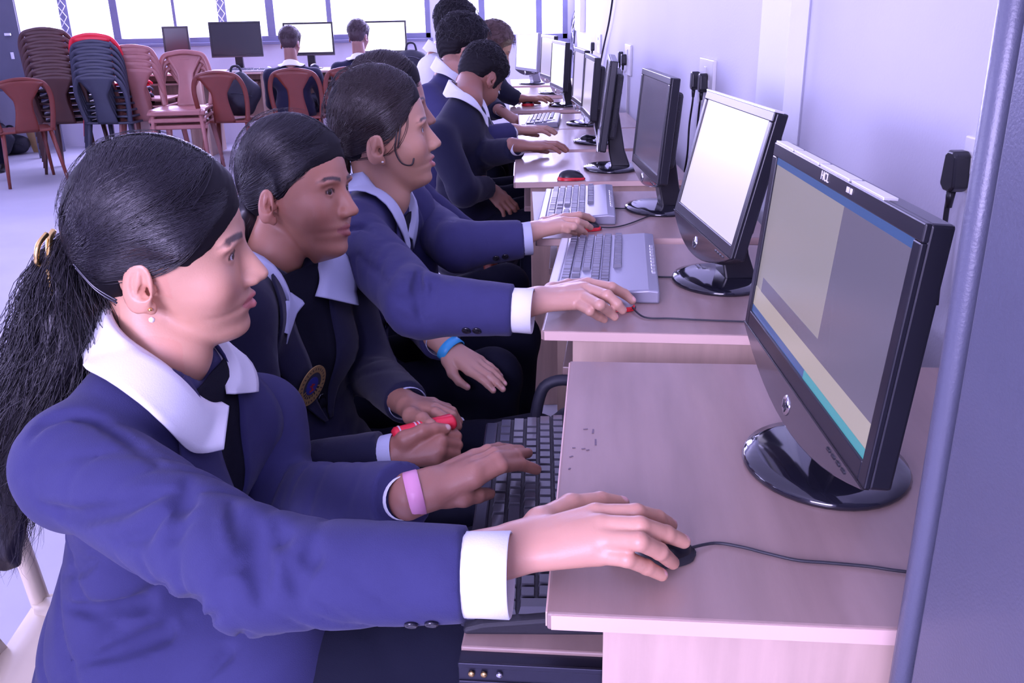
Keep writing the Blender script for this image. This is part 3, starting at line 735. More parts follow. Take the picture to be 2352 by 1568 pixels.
def strands_on(H, starts, mids, ends, lift=.0125, n=14, rad=.0006, jit=.012, top=0.0, wave=0.0, poly=None):
    c0 = V3((0, -.005, .02)); S = len(starts)
    st = V3(starts)+RNG.normal(0, jit*.35, (S, 3)); md = V3(mids)+RNG.normal(0, jit, (S, 3)); en = V3(ends)+RNG.normal(0, jit*.3, (S, 3))
    def nd(a): a = a-c0; return a/np.linalg.norm(a, axis=1, keepdims=True)
    a, b, c = nd(st), nd(md), nd(en); t = np.linspace(0, 1, n)[None, :, None]
    D = (1-t)**2*a[:, None]+2*t*(1-t)*b[:, None]+t*t*c[:, None]; D /= np.linalg.norm(D, axis=2, keepdims=True)
    if wave: D += wave*np.sin(t*RNG.uniform(6, 14, (S, 1, 1))+RNG.uniform(0, 6, (S, 1, 1)))*RNG.normal(0, 1, (S, 1, 3)); D /= np.linalg.norm(D, axis=2, keepdims=True)
    Df = D.reshape(-1, 3); lo = np.full(len(Df), .02); hi = np.full(len(Df), .19)
    kk = {k: v for k, v in H.k.items() if k in ('male', 'jaw')}
    for _ in range(16):
        m = (lo+hi)/2; P = c0+Df*m[:, None]; v = head_core(P, **kk)-lift-top*sstep(.02, .10, P[:, 2]); lo = np.where(v < 0, m, lo); hi = np.where(v < 0, hi, m)
    if poly is not None:
        for _ in range(2):
            P = c0+Df*lo[:, None]; g = poly2(P[:, 1:3], poly); lo = lo-(lift+top*sstep(.02, .10, P[:, 2])-.0015)*(1-sstep(.002, -.030, g))*(_ == 0)
    P = (c0+Df*lo[:, None]).reshape(S, n, 3)+D*RNG.uniform(-.0005, .0012, (S, 1, 1))
    v, q = tubes_np(P, np.full(S, rad)*RNG.uniform(.6, 1.3, S)); return H.Wd(v), q

# ------------------------------------------------------------------ hands
def hand_field(P, J):
    """J: wrist, side (vector across the wrist), fingers = list of joint lists (mcp..tip), thumb list, radii"""
    s = J.get('s', 1.0); w = V3(J['wrist']); d = None
    sd = V3(J['side']); sd = sd/np.linalg.norm(sd)
    fa = V3(J['arm'])
    a = rc(P, w+sd*.010*s, fa+sd*.010*s, .0195*s, .024*s); b = rc(P, w-sd*.010*s, fa-sd*.010*s, .0195*s, .024*s)
    d = smin(a, b, .02*s)
    fr = J.get('fr', [(.0112, .0096, .0088, .0074), (.0114, .0098, .0088, .0074), (.0108, .0092, .0084, .0070), (.0098, .0082, .0075, .0064)])
    mc = [V3(f[0]) for f in J['fingers']]; n = len(mc)
    for k, m in enumerate(mc):
        off = sd*(.5-k/3)*.026*s
        d = smin(d, rc(P, w+off, m, .0155*s, .0118*s), .010*s)
    for k in range(n-1):
        mid = (mc[k]+mc[k+1])/2; d = smin(d, rc(P, w*.35+mid*.65, mid*.9+w*.1, .0105*s, .0095*s), .010*s)
    t = [V3(x) for x in J['thumb']]
    d = smin(d, rc(P, w*.75+t[0]*.25, t[0], .014*s, .0145*s), .014*s)
    d = smin(d, rc(P, t[0], t[1], .0145*s, .0122*s), .010*s)
    th = rc(P, t[1], t[2], .0115*s, .0102*s)
    if len(t) > 3: th = smin(th, rc(P, t[2], t[3], .0102*s, .0080*s), .003*s)
    d = smin(d, th, .006*s)
    for k, f in enumerate(J['fingers']):
        r = fr[k]; g = None; pts = [V3(x) for x in f]
        for i in range(len(pts)-1):
            c = rc(P, pts[i], pts[i+1], r[min(i, 3)]*s, r[min(i+1, 3)]*s); g = c if g is None else smin(g, c, .003*s)
        d = smin(d, g, .0045*s)
    return d
def make_hand(J, base, nail=(.80, .45, .42), h=.0016):
    pts = [V3(J['wrist']), V3(J['arm'])]+[V3(x) for f in J['fingers'] for x in f]+[V3(x) for x in J['thumb']]
    pts = np.array(pts); lo = pts.min(0)-.035; hi = pts.max(0)+.035
    vs, q = sdf_mesh(lambda P: hand_field(P, J), lo, hi, h)
    col = np.tile(V3(base), (len(vs), 1)); s = J.get('s', 1.0)
    up = V3(J.get('up', (0, 0, 1)))
    for f in list(J['fingers'])+[J['thumb']]:
        a, b = V3(f[-2]), V3(f[-1]); dr = (b-a)/np.linalg.norm(b-a); nc = b+dr*.0005*s+(up-dr*(up@dr))*.0072*s
        m = sstep(.0062*s, .0046*s, np.linalg.norm((vs-nc)*[1, 1, 1], axis=1)); m = m[:, None]; col = col*(1-m)+V3(nail)*m
        for kx in (1, 2):   # knuckle tint
            if len(f) > kx+1:
                m = np.exp(-(np.linalg.norm(vs-(V3(f[kx])+up*.008*s), axis=1)/(.006*s))**2)[:, None]*.30; col = col*(1-m)+V3(base)*[.85, .6, .6]*m
    return vs, q, col
def hand_template(wrist, fwd, up, side, s=1.0, curl=.5, arm=None, spread=1.0):
    """side: unit vector toward the thumb; fingers rest curled down by curl"""
    w = V3(wrist); f = V3(fwd)/np.linalg.norm(fwd); u = V3(up); u = u-f*(u@f); u /= np.linalg.norm(u); t = V3(side); t = t-f*(t@f)-u*(t@u); t /= np.linalg.norm(t)
    def p(x, y, z): return w+(f*x+t*y+u*z)*s
    fs = []
    for (x, y, z, l1, l2, l3, sp) in ((.082, .024, .004, .038, .022, .018, .10), (.086, .005, .007, .042, .026, .019, .03), (.082, -.014, .005, .039, .024, .018, -.05), (.073, -.031, .0, .031, .019, .016, -.13)):
        pts = [(x, y, z)]; a = .10
        for i, l in enumerate((l1, l2, l3)):
            a -= curl*(.35, .75, .5)[i] if i else -.12+curl*.35
            q = pts[-1]; pts.append((q[0]+l*math.cos(a), q[1]+sp*l*spread, q[2]+l*math.sin(a)))
        fs.append([p(*q) for q in pts])
    th = [p(.022, .027, -.008), p(.052, .043, -.016), p(.078, .046, -.022), p(.100, .040, -.026)]
    return dict(wrist=w, side=t, arm=(w-f*.03*s if isinstance(arm, str) else V3(arm) if arm is not None else w-f*.07*s), fingers=fs, thumb=th, s=s, up=u)

# ------------------------------------------------------------------ people
m_skin = mat('skin', (.5, .3, .2), .42, vcol=True, sub=.12, bump=.08, bscale=500)
m_hair = mat('dark_hair', (.010, .008, .013), .38, spec=.65)
m_cap = mat('dark_hair_root', (.006, .005, .008), .7, spec=.25)
m_hairb = mat('brown_black_hair', (.020, .012, .012), .42, spec=.6)
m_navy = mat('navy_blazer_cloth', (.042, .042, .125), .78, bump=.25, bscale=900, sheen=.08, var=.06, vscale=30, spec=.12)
m_navyd = mat('navy_blazer_cloth_dark', (.016, .017, .042), .85, bump=.25, bscale=900, sheen=.15, spec=.12)  # darker copy of the blazer navy, also carries shade in its colour
m_vest = mat('black_navy_vest', (.010, .011, .020), .85, bump=.3, bscale=700, spec=.12)
m_trouser = mat('navy_trouser_cloth', (.008, .009, .020), .85, bump=.2, bscale=700, spec=.12)
m_shirt = mat('white_shirt_cotton', (.80, .82, .86), .7, bump=.15, bscale=600)
m_shirtshade = mat('shirt_cotton_shaded', (.50, .54, .70), .7, bump=.15, bscale=600)  # duller bluish copy of the white shirt, shade put into the colour
m_shoe = mat('black_shoe', (.01, .01, .01), .3)
m_pearl = mat('pearl', (.9, .85, .8), .15, coat=.5)

def wrinkle(t, ang, amp, seed, env):
    """creases that run partly and obliquely round a sleeve"""
    a = np.sin(t*.50+2.8*np.sin(ang+seed)+seed); b = np.sin(t*.85+3.2*np.cos(ang+.7*seed)+2.1*seed); c = np.sin(t*.4-2.2*np.sin(ang*1.0+2+seed))
    ma = .5+.5*np.sin(ang*1.0+seed*2+t*.25); mb = .5+.5*np.cos(ang*2+seed+t*.3)
    r = (1-np.abs(a))**3.0*ma+.7*(1-np.abs(b))**3.2*mb+.35*c*.5
    return amp*env*r
def frame(p0, p1, az):
    """torso frame: z from pelvis to neck, y forward"""
    z = V3(p1)-V3(p0); L = np.linalg.norm(z); z = z/L; f = V3((math.cos(math.radians(az)), math.sin(math.radians(az)), 0)); y = f-z*(f@z); y /= np.linalg.norm(y); x = np.cross(y, z)
    return np.stack([x, y, z], 1), L
class Body:
    def __init__(s, neck, pelvis, az, shR, shL, elR, elL, wrR, wrL, girl=True, k=1.0, sleeve=(.052, .048, .038), fold=.006, seed=0, hem=.24, skirt=.22):
        s.__dict__.update(locals()); s.N = V3(neck); s.P0 = V3(pelvis); s.R, s.len = frame(pelvis, neck, az)
        for n in ('shR', 'shL', 'elR', 'elL', 'wrR', 'wrL'):
            setattr(s, n, V3(getattr(s, n)) if getattr(s, n) is not None else None)
    def L(s, P): return (P-s.N)@s.R
    def W(s, Q): return np.asarray(Q, float)@s.R.T+s.N
    def torso(s, P, grow=0.0):
        Q = s.L(P); k = s.k; L = s.len
        # chest and hip blocks as flattened cones
        Qs = Q.copy(); Qs[:, 1] *= 1.42
        d = rc(Qs, (0, .0, -.12*k), (0, .0, -.23*k), .112*k, .110*k)
        d2 = smin(rc(Qs, (-.045*k, 0, -.10*k), (-.035*k, 0, -.26*k), .10*k, .095*k), rc(Qs, (.045*k, 0, -.10*k), (.035*k, 0, -.26*k), .10*k, .095*k), .04)
        d = smin(d, d2, .03); d = smin(d, rc(Qs, (0, .01, -.25*k), (0, .02, -L-.02), .122*k, .172*k), .05); d = smin(d, rc(Qs, (0, .02, -L), (0, s.skirt, -L-.03), .165*k, .150*k), .06)
        d = d/1.2
        if s.girl:
            for sx in (-1, 1): d = smin(d, ell(Q, (sx*.062*k, .070*k, -.185*k), (.055*k, .042*k, .055*k)), .03)
        for sh in (s.shR, s.shL):
            q = s.L(sh[None])[0]
            d = smin(d, rc(Q, (np.sign(q[0])*.030, -.008, -.030), q+V3((0, 0, .004)), .048*k, .050*k), .035)
            d = smin(d, rc(Q, (np.sign(q[0])*.06, .0, -.13*k), q-V3((0, 0, .02)), .075*k, .055*k), .04)
        return d-grow
    def arm(s, P, side, grow=0.0, cut=True):
        sh, el, wr = (s.shR, s.elR, s.wrR) if side == 'R' else (s.shL, s.elL, s.wrL)
        r0, r1, r2 = [r*s.k for r in s.sleeve]; fa = wr-el; fl = np.linalg.norm(fa); fa = fa/fl
        up = rc(P, sh, el, r0, r1); lo = rc(P, el, wr, r1, r2)
        if s.fold and not grow:
            def ta(a, b):
                ax = b-a; Ln = np.linalg.norm(ax); ax = ax/Ln; v = P-a; t = v@ax; pr = v-t[:, None]*ax
                e1 = np.cross(ax, (0, 0, 1.)); e1 /= np.linalg.norm(e1)+1e-9; e2 = np.cross(ax, e1)
                return t, np.arctan2(pr@e2, pr@e1), Ln
            t, an, Ln = ta(sh, el); env = .35+.9*np.exp(-((t-Ln)/(.4*Ln))**2)
            up = up+wrinkle(t*70, an, s.fold, s.seed+(0 if side == 'R' else 3), env)
            t, an, Ln = ta(el, wr); env = np.exp(-(t/(.50*Ln))**2)*1.1+.12
            lo = lo+wrinkle(t*75+1, an+.5, s.fold, s.seed+1+(0 if side == 'R' else 3), env)
        d = smin(up, lo, .022)
        if cut: d = smax(d, (P-wr)@fa, .003)
        return d-grow
    def blazer(s, P):
        Q = s.L(P); d = s.torso(P)
        if s.fold:
            n = (1-np.abs(np.sin(Q[:, 2]*38+Q[:, 0]*14+2*np.sin(Q[:, 1]*16+s.seed)+s.seed)))**2.5*sstep(-.12, -.26, Q[:, 2])
            n2 = (1-np.abs(np.sin(Q[:, 2]*22-Q[:, 1]*30+1.5*np.sin(Q[:, 0]*12)+s.seed*2)))**2.5*sstep(-.14, -.24, Q[:, 2])
            d = d+s.fold*.8*(n+.8*n2)
        # neck opening
        d = smax(d, -rc(Q, (0, .0, -.015), (0, .03, .08), .050, .06), .012)
        d = smax(d, -(Q[:, 2]+s.len+s.hem), .004)
        for sd in 'RL':
            if getattr(s, 'wr'+sd) is None: continue
            a = s.arm(P, sd)
            d = smin(d, a, .016)
        for a_, b_, ra_, rb_ in getattr(s, 'extra', []): d = smin(d, rc(P, a_, b_, ra_, rb_), .05)
        for pts, rr in getattr(s, 'grooves', []):
            g = None
            for i in range(len(pts)-1):
                r = rr*1.0; r0 = r*(.25 if i == 0 else 1); r1 = r*(.25 if i == len(pts)-2 else 1)
                c = rc(P, pts[i], pts[i+1], r0, r1); g = c if g is None else np.minimum(g, c)
            d = smax(d, -g, .007)
        return d
    def crease(s, lines):
        """press creases into the cloth along lines that lie on its surface"""
        out = []
        for px, r in lines:
            q = np.array([tuple(CAMP)]*len(px)); dr = np.array([tuple(ray(*p).normalized()) for p in px]); q = q+dr*.4
            for _ in range(90): q = q+dr*np.clip(s.blazer(q), -.02, .05)[:, None]*.75
            out.append((q-dr*0.0, r*1.35))
        s.grooves = out
    def project(s, XZ, off, y0=.34):
        """march from the front onto the blazer"""
        XZ = np.asarray(XZ, float); y = np.full(len(XZ), y0)
        def val(y): return s.torso(s.W(np.stack([XZ[:, 0], y, XZ[:, 1]], 1)))-off
        for _ in range(60): y = y-np.clip(val(y), -.01, .03)*.8
        return np.stack([XZ[:, 0], y, XZ[:, 1]], 1)
def strip_mesh(name, rowsA, rowsB, n=22, m=7, proj=None, bulge=0.0):
    A = np.array([tuple(p) for p in smooth_path([Vector(tuple(p)+((0,) if len(p) == 2 else ())) for p in rowsA], 6)]); Bv = np.array([tuple(p) for p in smooth_path([Vector(tuple(p)+((0,) if len(p) == 2 else ())) for p in rowsB], 6)])
    def res(X): t = np.linspace(0, len(X)-1, n); return np.stack([np.interp(t, np.arange(len(X)), X[:, i]) for i in range(3)], 1)
    A, Bv = res(A), res(Bv); t = np.linspace(0, 1, m)[None, :, None]; G = A[:, None]*(1-t)+Bv[:, None]*t
    return G.reshape(-1, 3), np.array([(i*m+j, i*m+j+1, (i+1)*m+j+1, (i+1)*m+j) for i in range(n-1) for j in range(m-1)])
def solid(o, th, off=1): md = o.modifiers.new('thickness', 'SOLIDIFY'); md.thickness = th; md.offset = off; return o
def garment_patch(B, name, A, Bv, off, m, root, n=22, mm=7, th=.002, world=True, parent=None):
    v, q = strip_mesh(name, A, Bv, n, mm); P = B.project(v[:, :2], off); W_ = B.W(P)
    # face outwards
    a = np.cross(W_[q[0, 1]]-W_[q[0, 0]], W_[q[0, 3]]-W_[q[0, 0]])
    if a@B.R[:, 1] < 0: q = q[:, ::-1]
    me = np_mesh(name, W_, q); o = link(name, me, m, parent or root, world=True, smooth=True); solid(o, th, 0); return o
def collar(B, root, m, wing=1.0, k=1.0, open_=1.0, name='shirt_collar', back=1.0, wl=None, ww=1.0):
    """folded shirt collar as one strip from the left tip round the nape to the right tip"""
    wl = wl or wing
    inn = [(.014*open_, .078, -.080*wl), (.036*open_+.004, .064, -.036), (.056, .022, .006), (.050, -.030, .034*back), (.0, -.058, .046*back)]
    out = [(.070*wing*ww, .098, -.122*wl), (.090*wing*ww, .062, -.070*wing), (.098*ww, .004, -.030), (.078, -.058, -.002), (.0, -.082, .008)]
    fold = [(.020*open_, .088, -.082*wl), (.050*open_, .070, -.036), (.066, .022, .008), (.058, -.036, .036*back), (0, -.066, .048*back)]
    def full(p): return [(-x, y, z) for x, y, z in p]+[(x, y, z) for x, y, z in reversed(p[:-1])]
    parts = []
    def outer(P):
        d = B.torso(P)
        for sd in 'RL':
            if getattr(B, 'wr'+sd) is not None: d = smin(d, B.arm(P, sd), .016)
        return d
    def conf(v, off):
        W_ = B.W(v*k)
        for _ in range(6):
            d = outer(W_); g = np.stack([(outer(W_+e)-outer(W_-e))/.004 for e in np.eye(3)*.002], 1); g /= np.linalg.norm(g, axis=1, keepdims=True)+1e-9
            W_ = W_+g*np.clip(off-d, 0, .02)[:, None]
        return W_
    v1, q1 = strip_mesh('a', full(fold), full(out), 64, 8); v2, q2 = strip_mesh('b', full(inn), full(fold), 64, 4)
    W1 = conf(v1, .013); W2 = B.W(v2*k)
    # weld the fold edge
    W1 = W1.reshape(64, 8, 3); W2 = W2.reshape(64, 4, 3); W1[:, 0] = W2[:, -1]
    Wv = np.concatenate([W2[:, :-1], W1], 1); mcol = Wv.shape[1]
    q = np.array([(i*mcol+j, i*mcol+j+1, (i+1)*mcol+j+1, (i+1)*mcol+j) for i in range(63) for j in range(mcol-1)])
    o = link(name, np_mesh(name, Wv.reshape(-1, 3), q), m, root, world=True, smooth=True); solid(o, .0022, 0); return o
def cuff(root, wr, el, r, m, length=.034, name='shirt_cuff', inset=.012, flat=.85, up=None):
    wr = V3(wr); d = wr-V3(el); d /= np.linalg.norm(d); a = wr-d*inset; b = wr+d*length
    mb = MB(); n = 28; pts = [a, a+(b-a)*.5, b-d*.001, b, b-d*.001, b-d*.02]; rr = [r*1.0, r*1.0, r*1.02, r*.99, r*.95, r*.90]
    mb.tube([Vector(p) for p in pts[:3]]+[Vector(pts[3])], rr[:4], n, cap=False, flat=flat); mb.tube([Vector(pts[3]), Vector(pts[5])], [r*.99, r*.90], n, cap=False, flat=flat)
    return mb.build(name, m, root, smooth=True, world=True)
def sleeve_buttons(root, B, side, nrm, ts, r=.0062, m=None):
    """small buttons near the sleeve hem; nrm: outward direction from the arm axis"""
    el, wr = (B.elR, B.wrR) if side == 'R' else (B.elL, B.wrL); ax = (wr-el)/np.linalg.norm(wr-el); n = V3(nrm); n = n-ax*(n@ax); n /= np.linalg.norm(n)
    for t in ts:
        p = wr-ax*t; q = p+n*.10
        for _ in range(40): q = q-n*float(B.arm(q[None], side)[0])*.8
        mb = MB().lathe([(0, 0), (r, 0), (r, .0018), (r*.8, .0028), (r*.55, .0020), (0, .0020)], 16)
        o = mb.build('sleeve_button', m or m_gloss, root, smooth=True)
        M_ = Vector(n).to_track_quat('Z', 'Y').to_matrix().to_4x4(); M_.translation = Vector(q); o.matrix_local = localM(root).inverted() @ M_
def front_button(root, B, x, z, r=.010, m=None):
    p = B.W(B.project([(x, z)], .002))[0]; o = MB().lathe([(0, 0), (r, 0), (r, .002), (r*.8, .0035), (r*.6, .0022), (0, .0022)], 18).build('button', m or m_gloss, root, smooth=True)
    M_ = Vector(B.R[:, 1]).to_track_quat('Z', 'Y').to_matrix().to_4x4(); M_.translation = Vector(p); o.matrix_local = localM(root).inverted() @ M_
def trousers(root, B, knR, knL, anR=None, anL=None, m=None, h=.009, r=(.078, .062, .052), extra_fold=.004):
    knR = V3(knR); knL = V3(knL); anR = V3(anR) if anR is not None else knR+V3((-.02, 0, -.40)); anL = V3(anL) if anL is not None else knL+V3((-.02, 0, -.40))
    hR = B.W([(.085, .02, -B.len-.02)])[0]; hL = B.W([(-.085, .02, -B.len-.02)])[0]
    def f(P):
        d = rc(P, hR, hL, .095*B.k, .095*B.k)
        for h_, k_, a_ in ((hR, knR, anR), (hL, knL, anL)):
            t = rc(P, h_, k_, r[0], r[1]); ax = (k_-h_)/np.linalg.norm(k_-h_); u = (P-h_)@ax; t = t+extra_fold*(1-np.abs(np.sin(u*32+P[:, 1]*20)))**2.5
            d = smin(d, smin(t, rc(P, k_, a_, r[1]*.95, r[2]), .02), .03)
        return d
    pts = np.array([hR, hL, knR, knL, anR, anL]); vs, q = sdf_mesh(f, pts.min(0)-.15, pts.max(0)+.13, h)
    o = link('trousers', np_mesh('trousers', vs, q), m or m_trouser, root, world=True, smooth=True)
    for a_ in (anR, anL):
        fw = V3((math.cos(math.radians(B.az)), math.sin(math.radians(B.az)), 0)); c = a_+fw*.05; c[2] = .035
        R = np.stack([np.cross(fw, (0, 0, 1.)), fw, V3((0, 0, 1.))], 1)
        v, q = sdf_mesh(lambda P: smax(smin(ell(P, c, (.042, .125, .035), R), rc(P, a_*[1, 1, 0]+V3((0, 0, .05)), a_*[1, 1, 0]+V3((0, 0, .09)), .042, .045), .03), .001-P[:, 2], .003), c-.16, c+.16, .008)
        link('shoe', np_mesh('shoe', v, q), m_shoe, root, world=True, smooth=True)
    return o
def inner_body(B, knR=None, knL=None, h=.014):
    """the covered part of the body: one continuous coarse surface under the clothes, ending inside neck and wrists"""
    def f(P):
        d = B.torso(P, -.026)
        for sd in 'RL':
            if getattr(B, 'wr'+sd) is not None: d = smin(d, smax(B.arm(P, sd, 1e-6)+.026, (P-getattr(B, 'wr'+sd))@((getattr(B, 'wr'+sd)-getattr(B, 'el'+sd))/np.linalg.norm(getattr(B, 'wr'+sd)-getattr(B, 'el'+sd)))+.03, .01), .02)
        return d
    pts = [B.N, B.P0, B.shR, B.shL, B.elR, B.elL]+[w_ for w_ in (B.wrR, B.wrL) if w_ is not None]; pts = np.array(pts)
    return sdf_mesh(f, pts.min(0)-.2, pts.max(0)+.2, h)
def build_blazer(B, root, m, h):
    pts = [B.N, B.P0, B.shR, B.shL, B.elR, B.elL]+[w_ for w_ in (B.wrR, B.wrL) if w_ is not None]; pts = np.array(pts)
    vs, q = sdf_mesh(B.blazer, pts.min(0)-.17, pts.max(0)+.17, h, 1.6)
    return link('blazer', np_mesh('blazer', vs, q), m, root, world=True, smooth=True)
def add_body(root, parts): 
    return link('body', np_mesh('body', *join_np(parts)), m_skin, root, world=True, smooth=True)
def lapels(B, root, m, vest, vest_bottom=-.30, k=1.0, off=.006, w=1.0, shirt=None):
    off = .004
    garment_patch(B, 'vest', [(-.060*k, -.02), (-.045*k, -.12), (-.010, vest_bottom)], [(.060*k, -.02), (.045*k, -.12), (.010, vest_bottom)], .0035, vest, root)
    for s_ in (-1, 1):
        o = garment_patch(B, 'lapel', [(s_*.058*k, .0), (s_*.048*k, -.08), (s_*.030*k, -.18), (s_*.004, vest_bottom-.02)], [(s_*.085*k, -.012), (s_*.112*k*w, -.075), (s_*.098*k*w, -.16), (s_*.012, vest_bottom-.02)], off+(0.003 if s_ > 0 else 0), m, root, th=.004)
USED = set()
def first(proto):
    if proto.name in USED: return copy_tree(proto)
    USED.add(proto.name); return proto
def seat_chair(proto, x, y, az, label, group='plastic chairs the students sit on'):
    c = first(proto); c.location = (x, y, 0); c.rotation_euler = (0, 0, math.radians(az-90)); tag(c, label, 'chair', group); return c

# ------------------------------------------------------------------ plastic chairs (local: sitter faces +y)
def make_chair(m, H=.80):
    t = empty('plastic_chair')
    s = MB(); n = 14; vs = []; fs = []
    for i in range(n+1):
        v = i/n
        for j in range(n+1):
            u = -1+2*j/n; x = u*(.205+.02*v); y = -.20+.42*v; z = .425-.016*(1-u*u)*math.sin(PI*min(1, v*1.1))-(.03*max(0, v-.88)/.12)
            vs.append((x, y, z))
    for i in range(n):
        for j in range(n): fs.append((i*(n+1)+j, i*(n+1)+j+1, (i+1)*(n+1)+j+1, (i+1)*(n+1)+j))
    s.add(vs, fs); o = s.build('seat', m, t, smooth=True); solid(o, .018, -1)
    arch = smooth_path([(-.185, -.19, .42), (-.205, -.215, .55), (-.205, -.245, .68), (-.165, -.27, H-.03), (-.08, -.28, H), (0, -.282, H+.008), (.08, -.28, H), (.165, -.27, H-.03), (.205, -.245, .68), (.205, -.215, .55), (.185, -.19, .42)], 6)
    MB().tube(arch, .020, 10, flat=.55, up=(0, 1, 0)).build('back_frame', m, t, smooth=True)
    sp = MB(); vs = []; fs = []; n = 16
    for i in range(n+1):
        v = i/n; z = .41+(H-.41)*v; hw = .075+.012*math.cos(v*PI*2)+(.075*max(0, v-.62)/.38)
        for j in range(9):
            u = -1+2*j/8; vs.append((u*hw, -.195-.09*v**.8-.012*(1-u*u), z-.02*abs(u)**3*(v > .9)))
    for i in range(n):
        for j in range(8): fs.append((i*9+j, i*9+j+1, (i+1)*9+j+1, (i+1)*9+j))
    sp.add(vs, fs); o = sp.build('back_splat', m, t, smooth=True); solid(o, .008, 0)
    for sx in (-1, 1):
        MB().tube([(sx*.17, -.17, .43), (sx*.195, -.215, .2), (sx*.215, -.25, 0)], [.026, .022, .017], 8, flat=.7).build('leg', m, t, smooth=True)
        MB().tube([(sx*.185, .18, .42), (sx*.20, .205, .2), (sx*.215, .225, 0)], [.028, .022, .017], 8, flat=.7).build('leg', m, t, smooth=True)
    MB().box((-.19, .205, .385), (.19, .222, .415)).build('apron', m, t, bevel=.004)
    return t
m_chbr = mat('brown_chair_plastic', (.17, .035, .022), .35, var=.1)
m_chpl = mat('dusty_rose_chair_plastic', (.36, .15, .13), .3, var=.12)
m_chdk = mat('dark_brown_chair_plastic', (.075, .030, .025), .45, var=.1)
m_chgr = mat('charcoal_chair_plastic', (.04, .045, .07), .45, var=.1)
m_chred = mat('red_chair_plastic', (.75, .02, .04), .35)
m_chcr = mat('cream_chair_plastic', (.80, .70, .52), .35)

# ================================================================== student 1 (nearest)
def P3(v): return V3(tuple(v))
def person(label, loc): return empty('person', tuple(loc), 0, label, 'person', 'students at the computers')
ch_brown = make_chair(m_chbr)
SK1, LP1 = (.66, .36, .235), (.56, .19, .17)
g1 = person('girl in navy blazer nearest the camera, ponytail with gold clip, hand on the black mouse', (-.47, 1.0, 0))
H1 = Head((-.394, 1.024, .992), 7.3, .3, 5.9, 1.0)
B1 = Body(neck=P3(at(370, 806, 1.0)), pelvis=(-.50, .985, .46), az=4,
          shR=P3(at(178, 1062, .85)), shL=P3(at(600, 960, 1.17)), elR=P3(at(578, 1312, .70)), elL=P3(at(650, 1150, 1.12)),
          wrR=P3(atz(1072, 1318, .775)), wrL=P3(atz(928, 1142, .715)), k=1.0, sleeve=(.062, .054, .043), fold=.009, seed=1.0, skirt=.40)
parts = make_head(H1, SK1, LP1, h=.0020, neck=B1.N+V3((0, 0, -.01)), brow_w=1.25)
def pz(px, py, z): return P3(atz(px, py, z))
JR1 = dict(wrist=pz(1175, 1262, .780), arm=pz(1040, 1300, .778), side=(0.1, 1, .12), s=.92, up=(-.1, -.1, 1),
    fingers=[[pz(1368, 1182, .802), pz(1462, 1178, .806), pz(1510, 1190, .792), pz(1540, 1205, .779)],
             [pz(1380, 1208, .804), pz(1470, 1208, .812), pz(1530, 1226, .796), pz(1570, 1243, .782)],
             [pz(1385, 1240, .798), pz(1468, 1243, .808), pz(1515, 1266, .790), pz(1545, 1292, .766)],
             [pz(1372, 1272, .786), pz(1440, 1283, .790), pz(1485, 1302, .775), pz(1520, 1320, .762)]],
    thumb=[pz(1240, 1200, .785), pz(1310, 1160, .782), pz(1380, 1150, .776), pz(1430, 1155, .768)])
JL1 = dict(wrist=pz(990, 1122, .722), arm=pz(936, 1138, .716), side=(0.1, -1, -.3), s=.92, up=(-.1, .1, 1),
    fingers=[[pz(1090, 1100, .735), pz(1150, 1070, .742), pz(1195, 1066, .722), pz(1232, 1078, .702)],
             [pz(1092, 1082, .742), pz(1140, 1054, .748), pz(1185, 1045, .732), pz(1212, 1040, .712)],
             [pz(1095, 1065, .740), pz(1135, 1042, .745), pz(1170, 1034, .730), pz(1195, 1032, .712)],
             [pz(1090, 1050, .730), pz(1120, 1034, .735), pz(1145, 1028, .722), pz(1165, 1028, .710)]],
    thumb=[pz(1030, 1136, .712), pz(1065, 1142, .712), pz(1098, 1137, .708), pz(1124, 1133, .702)])
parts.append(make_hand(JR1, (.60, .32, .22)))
hl = make_hand(JL1, (.36, .17, .12), nail=(.14, .05, .14)); parts.append(hl)  # left hand uses darker skin, its shade put into the colour
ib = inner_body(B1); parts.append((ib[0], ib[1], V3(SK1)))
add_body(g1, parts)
B1.extra = [((-.42, .94, .50), (-.305, .90, .500), .095, .092), ((-.44, 1.06, .50), (-.28, 1.08, .505), .10, .095)]
B1.crease([([(433, 1100), (420, 1150), (405, 1203)], .010), ([(575, 1170), (585, 1230), (592, 1310), (603, 1385)], .010), ([(632, 1190), (645, 1230), (655, 1265)], .008),
    ([(722, 1235), (712, 1280), (700, 1335)], .009), ([(95, 1160), (130, 1180), (175, 1190), (280, 1166), (395, 1128)], .007), ([(262, 1248), (330, 1232), (385, 1170)], .006),
    ([(500, 1315), (545, 1288), (566, 1262)], .006), ([(385, 1265), (400, 1230), (440, 1190)], .006), ([(66, 1010), (100, 968), (160, 950), (220, 962), (300, 1010), (370, 1070)], .0055),
    ([(195, 1520), (280, 1492), (380, 1455), (495, 1412)], .009), ([(425, 1425), (440, 1390), (458, 1374)], .008), ([(150, 1390), (230, 1405), (330, 1385), (380, 1345)], .009), ([(145, 1325), (190, 1305), (235, 1280)], .006),
    ([(660, 1290), (680, 1340), (690, 1390)], .007), ([(530, 1150), (545, 1200), (548, 1260)], .007), ([(470, 1560), (520, 1500), (560, 1450)], .007)])
bz = build_blazer(B1, g1, m_navy, .0048)
lapels(B1, g1, m_navy, m_vest, k=1.05)
collar(B1, g1, m_shirt, wing=1.0, wl=.60, ww=1.2)
cuff(g1, B1.wrR, B1.elR, .038, m_shirt, .040, flat=1.0); cuff(g1, B1.wrL, B1.elL, .030, m_shirt, .006)
sleeve_buttons(g1, B1, 'R', (0.05, -.75, -.55), (.028, .046))
front_button(g1, B1, 0, -.335)
trousers(g1, B1, (-.06, .90, .50), (-.02, 1.08, .50))
